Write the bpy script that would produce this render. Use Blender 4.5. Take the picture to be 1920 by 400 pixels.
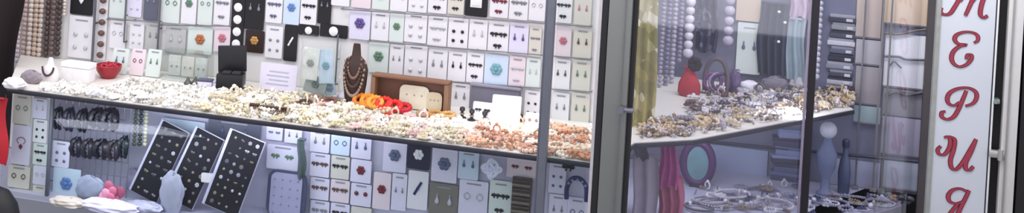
import bpy, bmesh, math, random
from mathutils import Vector, Matrix
random.seed(7)
for o in list(bpy.data.objects): bpy.data.objects.remove(o)
SC = bpy.context.scene
COL = SC.collection
# ------------------------------------------------------------------ camera, world, lights
CAMZ, F, PX, PY = 1.59, 2500.0, 960.0, -404.0
RHO = math.radians(3.4)
cd = bpy.data.cameras.new('camera'); cam = bpy.data.objects.new('camera', cd); COL.objects.link(cam)
cd.sensor_fit = 'HORIZONTAL'; cd.sensor_width = 36; cd.lens = 36*F/1920
cd.shift_y = -(200-PY)/1920; cd.clip_start = 0.05
cam.matrix_world = Matrix.Translation((0, 0, CAMZ)) @ Matrix.Rotation(math.radians(90), 4, 'X') @ Matrix.Rotation(RHO, 4, 'Z')
SC.camera = cam
w = bpy.data.worlds.new('world'); SC.world = w; w.use_nodes = True
bg = w.node_tree.nodes['Background']; bg.inputs[0].default_value = (0.88, 0.88, 1.0, 1); bg.inputs[1].default_value = 1.36
def area(name, loc, target, sx, sy, power, col):
    l = bpy.data.lights.new(name, 'AREA'); l.shape = 'RECTANGLE'; l.size = sx; l.size_y = sy; l.energy = power; l.color = col
    o = bpy.data.objects.new(name, l); COL.objects.link(o); o.location = loc
    o.rotation_euler = (Vector(target)-Vector(loc)).to_track_quat('-Z', 'Z').to_euler(); return o
area('upper_fill', (-.45, 2.35, 1.95), (-.36, 2.85, 0.98), 1.5, .12, 8.5, (1, .97, .92))  # unseen light added to brighten the back wall and counter goods
area('bay_fill', (.84, 2.66, 1.80), (.98, 3.14, 1.02), .9, .10, 8.0, (.96, .96, 1))  # added out of view to lift the dim right-hand window
area('counter_fill', (-.42, 2.66, .876), (-.40, 2.80, .74), 1.05, .03, 1.0, (.80, .82, 1))  # made-up tube under the counter, brightens and tints the lower window
area('bay_shelf_fill', (.52, 2.92, .882), (.60, 3.2, .72), .5, .03, .9, (.82, .86, 1))  # extra unseen light under the right shelf for the dark lower bay
SC.view_settings.view_transform = 'Standard'; SC.view_settings.look = 'None'
SC.view_settings.gamma = 1; SC.view_settings.use_curve_mapping = False
SC.view_settings.exposure = 0.12
# ------------------------------------------------------------------ pixel helpers
cR, sR = math.cos(RHO), math.sin(RHO)
def ray(px, py):
    u, v = px-PX, py-PY
    return Vector(((cR*u+sR*v)/F, 1, -(-sR*u+cR*v)/F))
CO = Vector((0, 0, CAMZ))
def on_z(px, py, z): r = ray(px, py); return CO + r*((z-CAMZ)/r.z)
E = Vector((1.10, -0.275, 0)).normalized(); N = Vector((E.y, -E.x, 0))      # along the front, and out to the street
UP = Vector((0, 0, 1)); ANG = math.atan2(E.y, E.x)
ZC, ZL = 0.90, 0.68                                                         # counter top, lower shelf
P0 = on_z(1090, 302, ZC)                                                    # the counter's front edge
def on_p(px, py, back=0.0, P=None):                                         # plane parallel to the front, `back` metres behind it
    P = (P0 if P is None else P) - N*back; r = ray(px, py)
    return CO + r*((P-CO).dot(N)/r.dot(N))
WB = 0.29                                                                   # back wall distance
RB = (P0-Vector((.6, 3.25, P0.z))).dot(N)                                   # back panel of the right-hand window
# ------------------------------------------------------------------ materials
MC = {}
def hexc(h):
    h = h.lstrip('#'); c = [int(h[i:i+2], 16)/255 for i in (0, 2, 4)]
    return tuple(x/12.92 if x <= .04045 else ((x+.055)/1.055)**2.4 for x in c)
def mat(h, rough=.5, metal=0., var=.12, scale=60., trans=0.):
    k = (h, rough, metal, var, scale, trans)
    if k in MC: return MC[k]
    m = bpy.data.materials.new('m_'+h.strip('#')); m.use_nodes = True; nt = m.node_tree; b = nt.nodes['Principled BSDF']
    c = hexc(h)
    b.inputs['Roughness'].default_value = rough; b.inputs['Metallic'].default_value = metal
    if trans: b.inputs['Transmission Weight'].default_value = trans
    tc = nt.nodes.new('ShaderNodeTexCoord'); nz = nt.nodes.new('ShaderNodeTexNoise'); nz.inputs['Scale'].default_value = scale
    mx = nt.nodes.new('ShaderNodeMix'); mx.data_type = 'RGBA'
    mx.inputs[6].default_value = tuple(x*(1-var) for x in c)+(1,); mx.inputs[7].default_value = tuple(min(1, x*(1+var)) for x in c)+(1,)
    nt.links.new(tc.outputs['Object'], nz.inputs['Vector']); nt.links.new(nz.outputs[0], mx.inputs[0]); nt.links.new(mx.outputs[2], b.inputs['Base Color'])
    MC[k] = m; return m
def speckle(name, cols, scale, rough=.6):
    m = bpy.data.materials.new(name); m.use_nodes = True; nt = m.node_tree; b = nt.nodes['Principled BSDF']; b.inputs['Roughness'].default_value = rough
    tc = nt.nodes.new('ShaderNodeTexCoord'); vo = nt.nodes.new('ShaderNodeTexVoronoi'); vo.inputs['Scale'].default_value = scale
    sp = nt.nodes.new('ShaderNodeSeparateColor'); cr = nt.nodes.new('ShaderNodeValToRGB'); cr.color_ramp.interpolation = 'CONSTANT'
    while len(cr.color_ramp.elements) < len(cols): cr.color_ramp.elements.new(.5)
    for i, h in enumerate(cols):
        cr.color_ramp.elements[i].position = i/len(cols); cr.color_ramp.elements[i].color = hexc(h)+(1,)
    nt.links.new(tc.outputs['Object'], vo.inputs['Vector']); nt.links.new(vo.outputs['Color'], sp.inputs[0]); nt.links.new(sp.outputs[0], cr.inputs[0])
    nt.links.new(cr.outputs[0], b.inputs['Base Color']); return m
def glassmat(name, tint, refl):
    m = bpy.data.materials.new(name); m.use_nodes = True; nt = m.node_tree; nt.nodes.remove(nt.nodes['Principled BSDF'])
    out = nt.nodes['Material Output']; tr = nt.nodes.new('ShaderNodeBsdfTransparent'); tr.inputs[0].default_value = hexc(tint)+(1,)
    gl = nt.nodes.new('ShaderNodeBsdfGlossy'); gl.inputs['Roughness'].default_value = .03
    lw = nt.nodes.new('ShaderNodeLayerWeight'); lw.inputs[0].default_value = .3
    ma = nt.nodes.new('ShaderNodeMath'); ma.operation = 'MULTIPLY_ADD'; ma.inputs[1].default_value = .22; ma.inputs[2].default_value = refl; ma.use_clamp = True
    mi = nt.nodes.new('ShaderNodeMixShader'); nt.links.new(lw.outputs['Fresnel'], ma.inputs[0]); nt.links.new(ma.outputs[0], mi.inputs[0])
    nt.links.new(tr.outputs[0], mi.inputs[1]); nt.links.new(gl.outputs[0], mi.inputs[2]); nt.links.new(mi.outputs[0], out.inputs[0]); return m
GLASS = glassmat('clear_glass', '#f8fbfa', .01); GLASSR = glassmat('street_glass', '#fbfbfd', .02); ACRYL = glassmat('clear_film', '#fafcfb', .04)
ALU = mat('#8c8e88', .38, .55, .06, 20); GASKET = mat('#1c1a1a', .6, 0, .1); STEEL = mat('#8a8c94', .3, .8, .05)
# ------------------------------------------------------------------ mesh builders
def bm_new(): return bmesh.new()
def frame(loc=(0, 0, 0), rz=0., rx=0., ry=0.):
    return Matrix.Translation(loc) @ Matrix.Rotation(rz, 4, 'Z') @ Matrix.Rotation(ry, 4, 'Y') @ Matrix.Rotation(rx, 4, 'X')
def add_box(bm, c, s, bev=0., M=None):
    r = bmesh.ops.create_cube(bm, size=1); vs = r['verts']
    for v in vs: v.co = Vector((v.co.x*s[0]+c[0], v.co.y*s[1]+c[1], v.co.z*s[2]+c[2]))
    if bev:
        es = list({e for v in vs for e in v.link_edges})
        rr = bmesh.ops.bevel(bm, geom=es, offset=min(bev, min(s)*.45), segments=2, affect='EDGES', profile=.6)
        vs = list({v for f in rr['faces'] for v in f.verts} | {v for v in vs if v.is_valid})
    if M is not None:
        for v in vs: v.co = M @ v.co
    return vs
def add_ball(bm, c, r, sub=2, sc=(1, 1, 1), M=None):
    vs = bmesh.ops.create_icosphere(bm, subdivisions=sub, radius=r)['verts']
    for v in vs:
        v.co = Vector((v.co.x*sc[0], v.co.y*sc[1], v.co.z*sc[2]))
        if M is not None: v.co = M.to_3x3() @ v.co
        v.co += Vector(c)
    return vs
def add_cyl(bm, a, b, r, r2=None, seg=10):
    a, b = Vector(a), Vector(b); d = b-a
    q = d.to_track_quat('Z', 'Y').to_matrix().to_4x4()
    bmesh.ops.create_cone(bm, cap_ends=True, segments=seg, radius1=r, radius2=r if r2 is None else r2, depth=d.length, matrix=Matrix.Translation((a+b)/2) @ q)
def spline(pts, n=6, closed=False):
    P = [Vector(p) for p in pts]; out = []; m = len(P)
    for i in range(m if closed else m-1):
        g = lambda k: P[k % m] if closed else P[max(0, min(m-1, k))]
        a, b, c, d = g(i-1), g(i), g(i+1), g(i+2)
        for j in range(n):
            t = j/n; out.append(.5*((2*b)+(c-a)*t+(2*a-5*b+4*c-d)*t*t+(3*b-a-3*c+d)*t**3))
    if not closed: out.append(P[-1])
    return out
def add_tube(bm, pts, r, seg=6, closed=False):
    P = [Vector(p) for p in pts]; n = len(P); rings = []
    for i in range(n):
        a = P[(i-1) % n] if closed or i > 0 else P[0]; b = P[(i+1) % n] if closed or i < n-1 else P[-1]
        t = (b-a).normalized(); q = t.to_track_quat('Z', 'Y').to_matrix()
        rr = r[i] if isinstance(r, (list, tuple)) else r
        rings.append([bm.verts.new(P[i]+q @ Vector((math.cos(k*2*math.pi/seg)*rr, math.sin(k*2*math.pi/seg)*rr, 0))) for k in range(seg)])
    for i in range(n if closed else n-1):
        A, B = rings[i], rings[(i+1) % n]
        best = min(range(seg), key=lambda s: sum((A[k].co-B[(k+s) % seg].co).length for k in range(0, seg, 2)))
        for k in range(seg):
            try: bm.faces.new((A[k], A[(k+1) % seg], B[(k+1+best) % seg], B[(k+best) % seg]))
            except ValueError: pass
    if not closed:
        bm.faces.new(rings[0][::-1]); bm.faces.new(rings[-1])
def add_torus(bm, c, R, r, M=None, seg=18, sec=6, sc=(1, 1)):
    pts = []
    for i in range(seg):
        a = i*2*math.pi/seg; p = Vector((R*math.cos(a)*sc[0], R*math.sin(a)*sc[1], 0))
        pts.append((M.to_3x3() @ p if M is not None else p)+Vector(c))
    add_tube(bm, pts, r, sec, True)
def add_prism(bm, poly, y0, y1):                                            # outline in x,z pushed through y
    a = [bm.verts.new((x, y0, z)) for x, z in poly]; b = [bm.verts.new((x, y1, z)) for x, z in poly]; n = len(poly)
    bm.faces.new(a); bm.faces.new(b[::-1])
    for i in range(n): bm.faces.new((a[(i+1) % n], a[i], b[i], b[(i+1) % n]))
def add_slab(bm, poly, z0, z1):
    a = [bm.verts.new((x, y, z0)) for x, y in poly]; b = [bm.verts.new((x, y, z1)) for x, y in poly]; n = len(poly)
    bm.faces.new(a[::-1]); bm.faces.new(b)
    for i in range(n): bm.faces.new((a[i], a[(i+1) % n], b[(i+1) % n], b[i]))
def add_lathe(bm, prof, seg=20, c=(0, 0, 0), sc=(1, 1)):
    rings = [[bm.verts.new((c[0]+r*math.cos(k*2*math.pi/seg)*sc[0], c[1]+r*math.sin(k*2*math.pi/seg)*sc[1], c[2]+z)) for k in range(seg)] for r, z in prof]
    for A, B in zip(rings, rings[1:]):
        for k in range(seg): bm.faces.new((A[k], A[(k+1) % seg], B[(k+1) % seg], B[k]))
    bm.faces.new(rings[0][::-1]); bm.faces.new(rings[-1])
def rrect(w, h, r, n=3, z0=0):
    out = []; r = min(r, w*.3, h*.3)
    for cx, cz, a0 in ((w/2-r, h-r, 0), (-w/2+r, h-r, 90), (-w/2+r, r, 180), (w/2-r, r, 270)):
        for i in range(n+1):
            a = math.radians(a0+90*i/n); out.append((cx+r*math.cos(a), cz+r*math.sin(a)+z0))
    return out
def mesh_of(name, bm, m, smooth=True):
    bmesh.ops.recalc_face_normals(bm, faces=bm.faces[:])
    me = bpy.data.meshes.new(name); bm.to_mesh(me); bm.free(); me.materials.append(m)
    if smooth:
        for p in me.polygons: p.use_smooth = True
        try: me.set_sharp_from_angle(angle=math.radians(40))
        except Exception: pass
    return me
def link(name, me, parent=None, M=None):
    o = bpy.data.objects.new(name, me); COL.objects.link(o)
    if parent is not None: o.parent = parent
    if M is not None: o.matrix_local = M
    return o
def obj(name, bm, m, parent=None, M=None): return link(name, mesh_of(name, bm, m), parent, M)
def tag(o, label, cat, group=None, kind=None):
    o['label'] = label; o['category'] = cat
    if group: o['group'] = group
    if kind: o['kind'] = kind
    return o
def thing(name, label, cat, M, group=None):
    o = bpy.data.objects.new(name, None); o.empty_display_size = .02; COL.objects.link(o); o.matrix_world = M
    return tag(o, label, cat, group)
def structure(o): o['kind'] = 'structure'; return o
ORD = ['', 'first', 'second', 'third', 'fourth', 'fifth', 'sixth', 'seventh', 'eighth', 'ninth', 'tenth', 'eleventh', 'twelfth', 'thirteenth', 'fourteenth', 'fifteenth', 'sixteenth']

# ------------------------------------------------------------------ setting
def wbox(name, a, b, t, z0, z1, m, kind=True):                              # upright slab from ground point a to b, thickness t to the back
    a, b = Vector(a), Vector(b); d = b-a; L = d.length; bm = bm_new(); add_box(bm, (L/2, t/2, (z0+z1)/2), (L, t, z1-z0))
    o = obj(name, bm, m, None, frame((a.x, a.y, 0), math.atan2(d.y, d.x)))
    return structure(o) if kind else o
bm = bm_new(); add_box(bm, (0, 3, -.03), (14, 14, .06)); structure(obj('floor', bm, mat('#6e6d72', .8, 0, .2, 6)))
wl, wr = on_p(28, 100, WB), on_p(1122, 100, WB)
wallw = mat('#d9d7d6', .7, 0, .06, 8)
wbox('wall_back', wl, wr, .02, ZL, 1.75, wallw)
rl, rr_ = on_p(1150, 100, RB), on_p(1800, 100, RB)
wbox('wall_right', rl, rr_, .02, ZL, 1.75, mat('#76788c', .7, 0, .15, 14))
wbox('wall_left', (-2.2, 3.6, 0), (2.6, 3.6, 0), .05, 0, 2.4, mat('#171213', .8, 0, .3, 5))
fl = on_p(14, 170, 0); A0 = Vector((fl.x, fl.y, 0)); A1 = Vector((P0.x+.0, P0.y, 0))
S1, S2, S3 = on_z(1190, 268, ZC), on_z(1300, 262, ZC), on_z(1600, 205, ZC)
S4 = S3+Vector((-.02, .13, 0))
poly = [A0, A1+E*.03, S1, S2, S3, S4, on_p(1150, 170, RB-.02), on_p(1122, 100, WB-.004), on_p(40, 100, WB-.004)]
poly = [(p.x, p.y) for p in poly]
colb = on_p(1140, 400, -.01); cp = Vector((colb.x, colb.y, 0))             # the corner post
SD = Vector((.77, .64, 0)).normalized()
def side(px):                                                               # point of the right-hand glass under an image column
    r = ray(px, 300); n = Vector((SD.y, -SD.x, 0)); k = cp.dot(n)/Vector((r.x, 1, 0)).dot(n); return Vector((r.x*k, k, 0))
# plinth under the kiosk
bpoly = [(p.x, p.y) for p in (A0-E*.10-N*.02, A1+E*.06, side(1716)-E*.024, side(1716)-E*.03-N*.2, Vector((rr_.x, rr_.y, 0))-E*.1, rl-N*-.004, wr+N*.004, wl+N*.004-E*.02)]
bm = bm_new(); add_slab(bm, bpoly, 0, ZL-.012)
tag(obj('kiosk_plinth', bm, mat('#8d8e96', .5, 0, .08, 8)), 'grey plinth under the whole glass display kiosk', 'plinth')
bm = bm_new(); add_slab(bm, bpoly, ZL-.012, ZL)
tag(obj('lower_shelf', bm, mat('#b9b8cc', .4, 0, .08, 20)), 'pale lilac shelf at the bottom of the display kiosk', 'shelf')
# counter top
ct = thing('display_counter', 'long white counter shelf with a dark edge, running under all the jewellery', 'counter', Matrix.Identity(4))
bm = bm_new(); add_slab(bm, poly, ZC-.010, ZC); obj('shelf_board', bm, mat('#d8d4cc', .5, 0, .08, 30), ct)
bm = bm_new()
for a, b in ((A0, A1+E*.03), (A1+E*.03, S1), (S1, S2), (S2, S3)):
    a = Vector((a.x, a.y, ZC-.006)); b = Vector((b.x, b.y, ZC-.006)); d = (b-a); L = d.length
    add_box(bm, (L/2, -.002, 0), (L, .004, .009), .001, frame(a, math.atan2(d.y, d.x)))
obj('edge_strip', bm, mat('#3a3b42', .35, .4, .1), ct)
# glass
def pane(name, a, b, z0, z1, m, t=.005): return wbox(name, a, b, t, z0, z1, m)
pane('window_1', A0+N*.006, A1+N*.006-E*.085, ZL, ZC-.014, GLASS, .004)
p1020 = on_p(1018, 300, -.012); p1 = Vector((p1020.x, p1020.y, 0))
pane('window_2', p1+E*.012, cp-E*.045, ZL, 1.5, GLASS)
m1 = side(1513)
pane('window_3', side(1186), m1-SD*.012, ZL, 1.5, GLASSR)
pane('window_4', m1+SD*.012, side(1715), ZL, 1.5, GLASSR)
# ------------------------------------------------------------------ posts, sign and door frame
def post(name, label, base, ang, parts, h0=ZL-.02, h1=1.5):
    t = thing(name, label, 'post', frame((base.x, base.y, h0), ang)); 
    for nm, c, s, m, bev in parts:
        bm = bm_new(); add_box(bm, (c[0], c[1], (h1-h0)/2), (s[0], s[1], h1-h0), bev); obj(nm, bm, m, t)
    return t
pt = post('corner_post', 'wide grey aluminium corner post between the two shop windows', cp, ANG, [
    ('profile', (.002, .010, 0), (.045, .034, 0), ALU, .006), ('gasket', (-.0265, .012, 0), (.0115, .03, 0), GASKET, .002),
    ('gasket', (.0285, .010, 0), (.0075, .022, 0), GASKET, .002), ('trim_strip', (-.0355, .012, 0), (.006, .03, 0), mat('#c9c6c4', .4, .3), .001),
    ('groove_strip', (.012, -.0145, 0), (.003, .003, 0), mat('#7c7e7b', .4, .5), .001)])
lk = on_p(1177, 200, .0); zz = lk.z-ZL+.02
bm = bm_new(); add_box(bm, (.026, -.018, zz), (.026, .012, .008), .002); add_cyl(bm, (.016, -.018, zz), (.016, -.03, zz), .006); obj('latch', bm, STEEL, pt)
post('slim_post', 'slim blue-grey upright standing left of the wide corner post', p1, ANG, [
    ('profile', (0, 0, 0), (.015, .015, 0), mat('#70737b', .4, .3), .003), ('cover_strip', (-.010, .002, 0), (.004, .008, 0), mat('#6b6e78', .4, .3), .001)])
post('mullion', 'thin black mullion dividing the right-hand glass', m1, ANG, [
    ('bar', (0, 0, 0), (.016, .02, 0), mat('#1b171c', .5), .002), ('light_strip', (-.0115, .001, 0), (.006, .012, 0), mat('#b9aebc', .5), .001)])
# left rack post
lp = on_p(92, 300, .02)
post('rack_post', 'slim grey rack post at the left end of the lower display', Vector((lp.x, lp.y, 0)), ANG, [
    ('tube', (0, 0, 0), (.008, .008, 0), mat('#6d6f7a', .4, .3), .003)], ZL, ZC-.012)
# sign
sgb = side(1716); SP = Vector((sgb.x, sgb.y, ZC)); 
def on_s(px, py, fwd=0.0):
    P = SP+N*fwd; r = ray(px, py); return CO+r*((P-CO).dot(N)/r.dot(N))
def s_local(px, py): d = on_s(px, py)-SP; return (d.dot(E), d.z)
sg = thing('shop_sign', 'tall pale grey sign board with red script letters reading down the right side', 'sign', frame(SP, ANG))
xl, xr = s_local(1743, 200)[0], s_local(1857, 200)[0]
bm = bm_new(); add_box(bm, ((xl+xr)/2, .008, .0), (xr-xl, .016, .9), .002); obj('board', bm, mat('#b9bcc0', .45, 0, .05, 9), sg)
xe = s_local(1728, 200)[0]
bm = bm_new(); add_box(bm, ((xl+xe)/2+.001, .010, 0), (xl-xe-.001, .03, .9), .002); obj('edge_profile', bm, mat('#3a3434', .5, 0, .25, 30), sg)
bm = bm_new(); add_box(bm, (xl+.008, -.001, 0), (.010, .006, .9), .001); obj('edge_bead', bm, mat('#8b8d85', .5, 0, .2, 50), sg)
LET = {
 'letter_te': [[(1766, 14), (1763, 21), (1770, 27), (1781, 25), (1790, 13), (1799, -4), (1806, -24)], [(1768, -22), (1780, -30), (1800, -27), (1806, -24)], [(1800, 2), (1812, -16), (1824, -24), (1829, -18), (1822, 2), (1810, 29)], [(1824, 2), (1836, -16), (1846, -22), (1846, -10), (1840, 10), (1838, 26), (1844, 33), (1852, 29)]],
 'letter_ye': [[(1826, 80), (1833, 76), (1833, 67), (1824, 61), (1808, 60), (1794, 65), (1790, 74), (1797, 82), (1811, 84), (1799, 87), (1788, 96), (1784, 108), (1788, 119), (1799, 125), (1812, 121), (1821, 111), (1821, 103), (1814, 103), (1812, 111)]],
 'letter_er': [[(1812, 170), (1805, 187), (1797, 205), (1788, 219), (1776, 224), (1766, 219), (1766, 211), (1773, 209)], [(1799, 192), (1789, 198), (1779, 194), (1776, 184), (1782, 173), (1797, 166), (1816, 165), (1829, 172), (1831, 183), (1824, 194), (1810, 199)]],
 'letter_i': [[(1764, 274), (1758, 281), (1761, 289), (1770, 290), (1778, 281), (1782, 268), (1779, 257), (1770, 258)], [(1780, 256), (1790, 262), (1788, 280), (1782, 300), (1784, 314), (1792, 318), (1804, 306), (1817, 284), (1830, 261)], [(1830, 261), (1821, 284), (1811, 304), (1811, 317), (1818, 319), (1825, 312)]],
 'letter_ya': [[(1814, 360), (1800, 354), (1786, 357), (1778, 367), (1781, 378), (1793, 382), (1806, 378)], [(1817, 357), (1810, 372), (1799, 394), (1793, 412), (1797, 424), (1806, 420)], [(1796, 382), (1785, 396), (1773, 412), (1761, 420), (1753, 415)]]}
def ribbon(bm, pts, widths, y0, y1):
    n = len(pts); L = []; R = []
    for i in range(n):
        t = (pts[min(n-1, i+1)]-pts[max(0, i-1)]); t = t.normalized() if t.length > 0 else Vector((1, 0, 0)); nn = Vector((-t.z, 0, t.x))
        a, b = pts[i]+nn*widths[i], pts[i]-nn*widths[i]
        L.append((bm.verts.new((a.x, y0, a.z)), bm.verts.new((a.x, y1, a.z)))); R.append((bm.verts.new((b.x, y0, b.z)), bm.verts.new((b.x, y1, b.z))))
    for i in range(n-1):
        for q in ((L[i][0], L[i+1][0], R[i+1][0], R[i][0]), (R[i][1], R[i+1][1], L[i+1][1], L[i][1]), (L[i][0], L[i][1], L[i+1][1], L[i+1][0]), (R[i+1][0], R[i+1][1], R[i][1], R[i][0])): bm.faces.new(q)
    for i in (0, n-1): bm.faces.new((L[i][0], R[i][0], R[i][1], L[i][1]))
for nm, strokes in LET.items():
    b1, b2 = bm_new(), bm_new()
    for si, st in enumerate(strokes):
        pts = [Vector((x, 0, z)) for x, z in (s_local(*p) for p in st)]; sp = spline(pts, 7); n = len(sp); wd = []
        for i in range(n):
            t = sp[min(n-1, i+1)]-sp[max(0, i-1)]; a = abs(t.z)/(t.length+1e-9)
            wd.append((.0016+.0027*a**1.5)*(.55+.45*math.sin(math.pi*min(1, max(0, (i+1)/(n+1)))) ** .5))
        ribbon(b1, sp, [x+.0013 for x in wd], -.0012-.0002*si, .0)
        ribbon(b2, sp, [max(.0004, x-.0003) for x in wd], -.0030-.0002*si, -.0010)
    o = obj(nm, b1, mat('#5c1524', .5, 0, .1), sg); obj('letter_face', b2, mat('#8e2b3c', .45, 0, .2, 80), o)
# door frame beyond the sign
SE = on_s(1870, 200)
df = thing('door_frame', 'silver aluminium door frame at the right edge, beside the sign', 'door frame', frame((SE.x, SE.y, ZC), ANG))
k = lambda px: s_local(px, 200)[0]-s_local(1870, 200)[0]
bm = bm_new(); add_box(bm, ((k(1880)+k(1910))/2, .015, 0), (k(1910)-k(1880), .045, .9), .004); obj('stile', bm, mat('#c4c2bd', .4, .25, .05), df)
bm = bm_new(); add_box(bm, (k(1890), -.010, 0), (.004, .006, .9), .001); obj('ridge', bm, mat('#8e8d88', .4, .3), df)
bm = bm_new(); add_box(bm, ((k(1862)+k(1880))/2, .03, 0), (k(1880)-k(1862), .02, .9)); obj('gasket', bm, mat('#0e0b0d', .7), df)
bm = bm_new(); add_box(bm, (k(1861), .006, 0), (.004, .02, .9), .001); obj('cover_strip', bm, mat('#d4d3d2', .4, .2), df)
hz = on_s(1868, 288).z-ZC
bm = bm_new(); add_box(bm, (k(1870)+.004, -.004, hz), (.034, .014, .016), .002); add_cyl(bm, (k(1880), -.012, hz-.012), (k(1880), -.012, hz+.012), .006); obj('hinge', bm, mat('#b5b3ac', .3, .6), df)
hz = on_s(1864, 190).z-ZC
bm = bm_new(); add_box(bm, (k(1869), .008, hz), (.012, .024, .010), .002); add_cyl(bm, (k(1866), -.008, hz), (k(1866), .002, hz), .005); obj('bracket', bm, mat('#7d8a84', .4, .3), df)
q = on_s(1915, 200)
wbox('wall_2', q+N*.0-E*.0, q+E*.6, .05, 0, 1.9, mat('#0d0a0b', .8))

# ------------------------------------------------------------------ jewellery motifs, built once each and shared
MOT = {}
def motif(kind, col, metal=0., rough=.35):
    key = (kind, col)
    if key in MOT: return MOT[key]
    bm = bm_new(); Mx = Matrix.Rotation(math.pi/2, 4, 'X')
    if kind == 'stud': add_ball(bm, (0, -.5*.4, 0), .5, 2, (1, .5, 1)); add_torus(bm, (0, -.1, 0), .48, .10, Mx, 14, 5)
    elif kind == 'drop':
        add_torus(bm, (0, -.12, .72), .16, .045, Mx, 10, 4); add_ball(bm, (0, -.15, .42), .16, 1)
        add_lathe(bm, [(.05, .35), (.16, .15), (.34, -.25), (.40, -.55), (.30, -.82), (.06, -.95)], 10, (0, -.16, 0), (1, .4))
    elif kind == 'hoop': add_torus(bm, (0, -.1, -.1), .55, .10, Mx, 18, 6); add_ball(bm, (0, -.15, .5), .16, 1); add_ball(bm, (0, -.15, -.66), .2, 1)
    elif kind == 'flower':
        for i in range(6):
            a = i*math.pi/3; add_ball(bm, (.5*math.cos(a), -.12, .5*math.sin(a)), .36, 2, (1, .35, 1))
        add_ball(bm, (0, -.25, 0), .26, 2, (1, .6, 1))
    elif kind == 'bow':
        for s in (-1, 1):
            add_ball(bm, (s*.5, -.14, .1), .46, 2, (1.05, .35, .72), Matrix.Rotation(s*.25, 4, 'Y')); add_ball(bm, (s*.32, -.10, -.38), .26, 1, (.6, .35, 1), Matrix.Rotation(-s*.5, 4, 'Y'))
        add_ball(bm, (0, -.18, .05), .2, 2, (1, .7, 1))
    elif kind == 'pend':
        pts = [(math.sin(a)*.75, -.06, .95-.0-(1-math.cos(a))*.55) for a in [(-2.6+5.2*i/18) for i in range(19)]]
        add_tube(bm, pts, .05, 5); add_lathe(bm, [(.05, -.15), (.3, -.3), (.36, -.55), (.05, -1.)], 8, (0, -.12, 0), (1, .4))
    elif kind == 'disc': add_lathe(bm, [(.9, 0), (1, .05), (1, .16), (.85, .24), (.2, .28)], 20); bmesh.ops.rotate(bm, cent=(0, 0, 0), matrix=Matrix.Rotation(math.pi/2, 3, 'X'), verts=bm.verts[:])
    elif kind == 'bead': add_ball(bm, (0, -.3, 0), .5, 2, (1, .7, .85))
    elif kind == 'square': add_box(bm, (0, -.08, 0), (1.5, .16, 1.7), .08); add_box(bm, (0, -.18, 0), (1.0, .1, 1.2), .05)
    elif kind == 'band': add_box(bm, (0, -.06, 0), (.42, .12, 2.4), .05, Matrix.Rotation(.5, 4, 'Y')); add_ball(bm, (0, -.14, 0), .3, 1, (1, .5, 1))
    elif kind == 'line': add_box(bm, (0, -.05, 0), (2, .1, .16), .02)
    me = mesh_of(kind, bm, mat(col, rough, metal, .25, 6)); MOT[key] = me; return me
WORD = {'stud': 'stud earrings', 'drop': 'drop earrings', 'hoop': 'hoop earrings', 'flower': 'flower brooch', 'bow': 'bow earrings', 'pend': 'pendant necklace',
        'disc': 'round badges', 'bead': 'beads down it', 'square': 'square locket', 'band': 'slanted clasp', 'none': 'nothing on it'}
PART = {'stud': 'stud_earring', 'drop': 'drop_earring', 'hoop': 'hoop_earring', 'flower': 'flower_brooch', 'bow': 'bow_earring', 'pend': 'pendant', 'disc': 'round_badge', 'bead': 'bead', 'square': 'locket', 'band': 'clasp'}
CARD = {'w': ('white', '#dedcdf'), 'v': ('lilac-white', '#d5d1e2'), 'm': ('mint-white', '#cfd8d2'), 'k': ('black', '#141216'), 'g': ('pale grey', '#b4b5b2'), 's': ('slate', '#595c6b'),
        'b': ('pale blue', '#c3d2e2'), 'c': ('cream', '#cfcabf'), 'p': ('pinkish white', '#dccdd2'), 'o': ('olive grey', '#77736a'), 'n': ('navy', '#23233f'), 'd': ('dark brown', '#2c1d18'), 'e': ('beige', '#c9b8a2'), 'y': ('taupe', '#8d837c')}
MCOL = {'k': ('black', '#1a171b'), 'g': ('grey', '#7e7f84'), 's': ('silver', '#b9bac0'), 'w': ('white', '#e8e6e6'), 'e': ('green', '#5d7c66'), 'r': ('dark red', '#6e1f2e'), 'u': ('purple', '#5b4a86'),
        'b': ('blue', '#5c7fb5'), 't': ('teal', '#6f9fa8'), 'o': ('orange', '#a8673d'), 'n': ('brown', '#5d4238'), 'y': ('golden', '#b98a4e'), 'i': ('pink', '#b76d7c'), 'l': ('slate', '#5a6480'), 'v': ('navy', '#26285a')}
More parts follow.
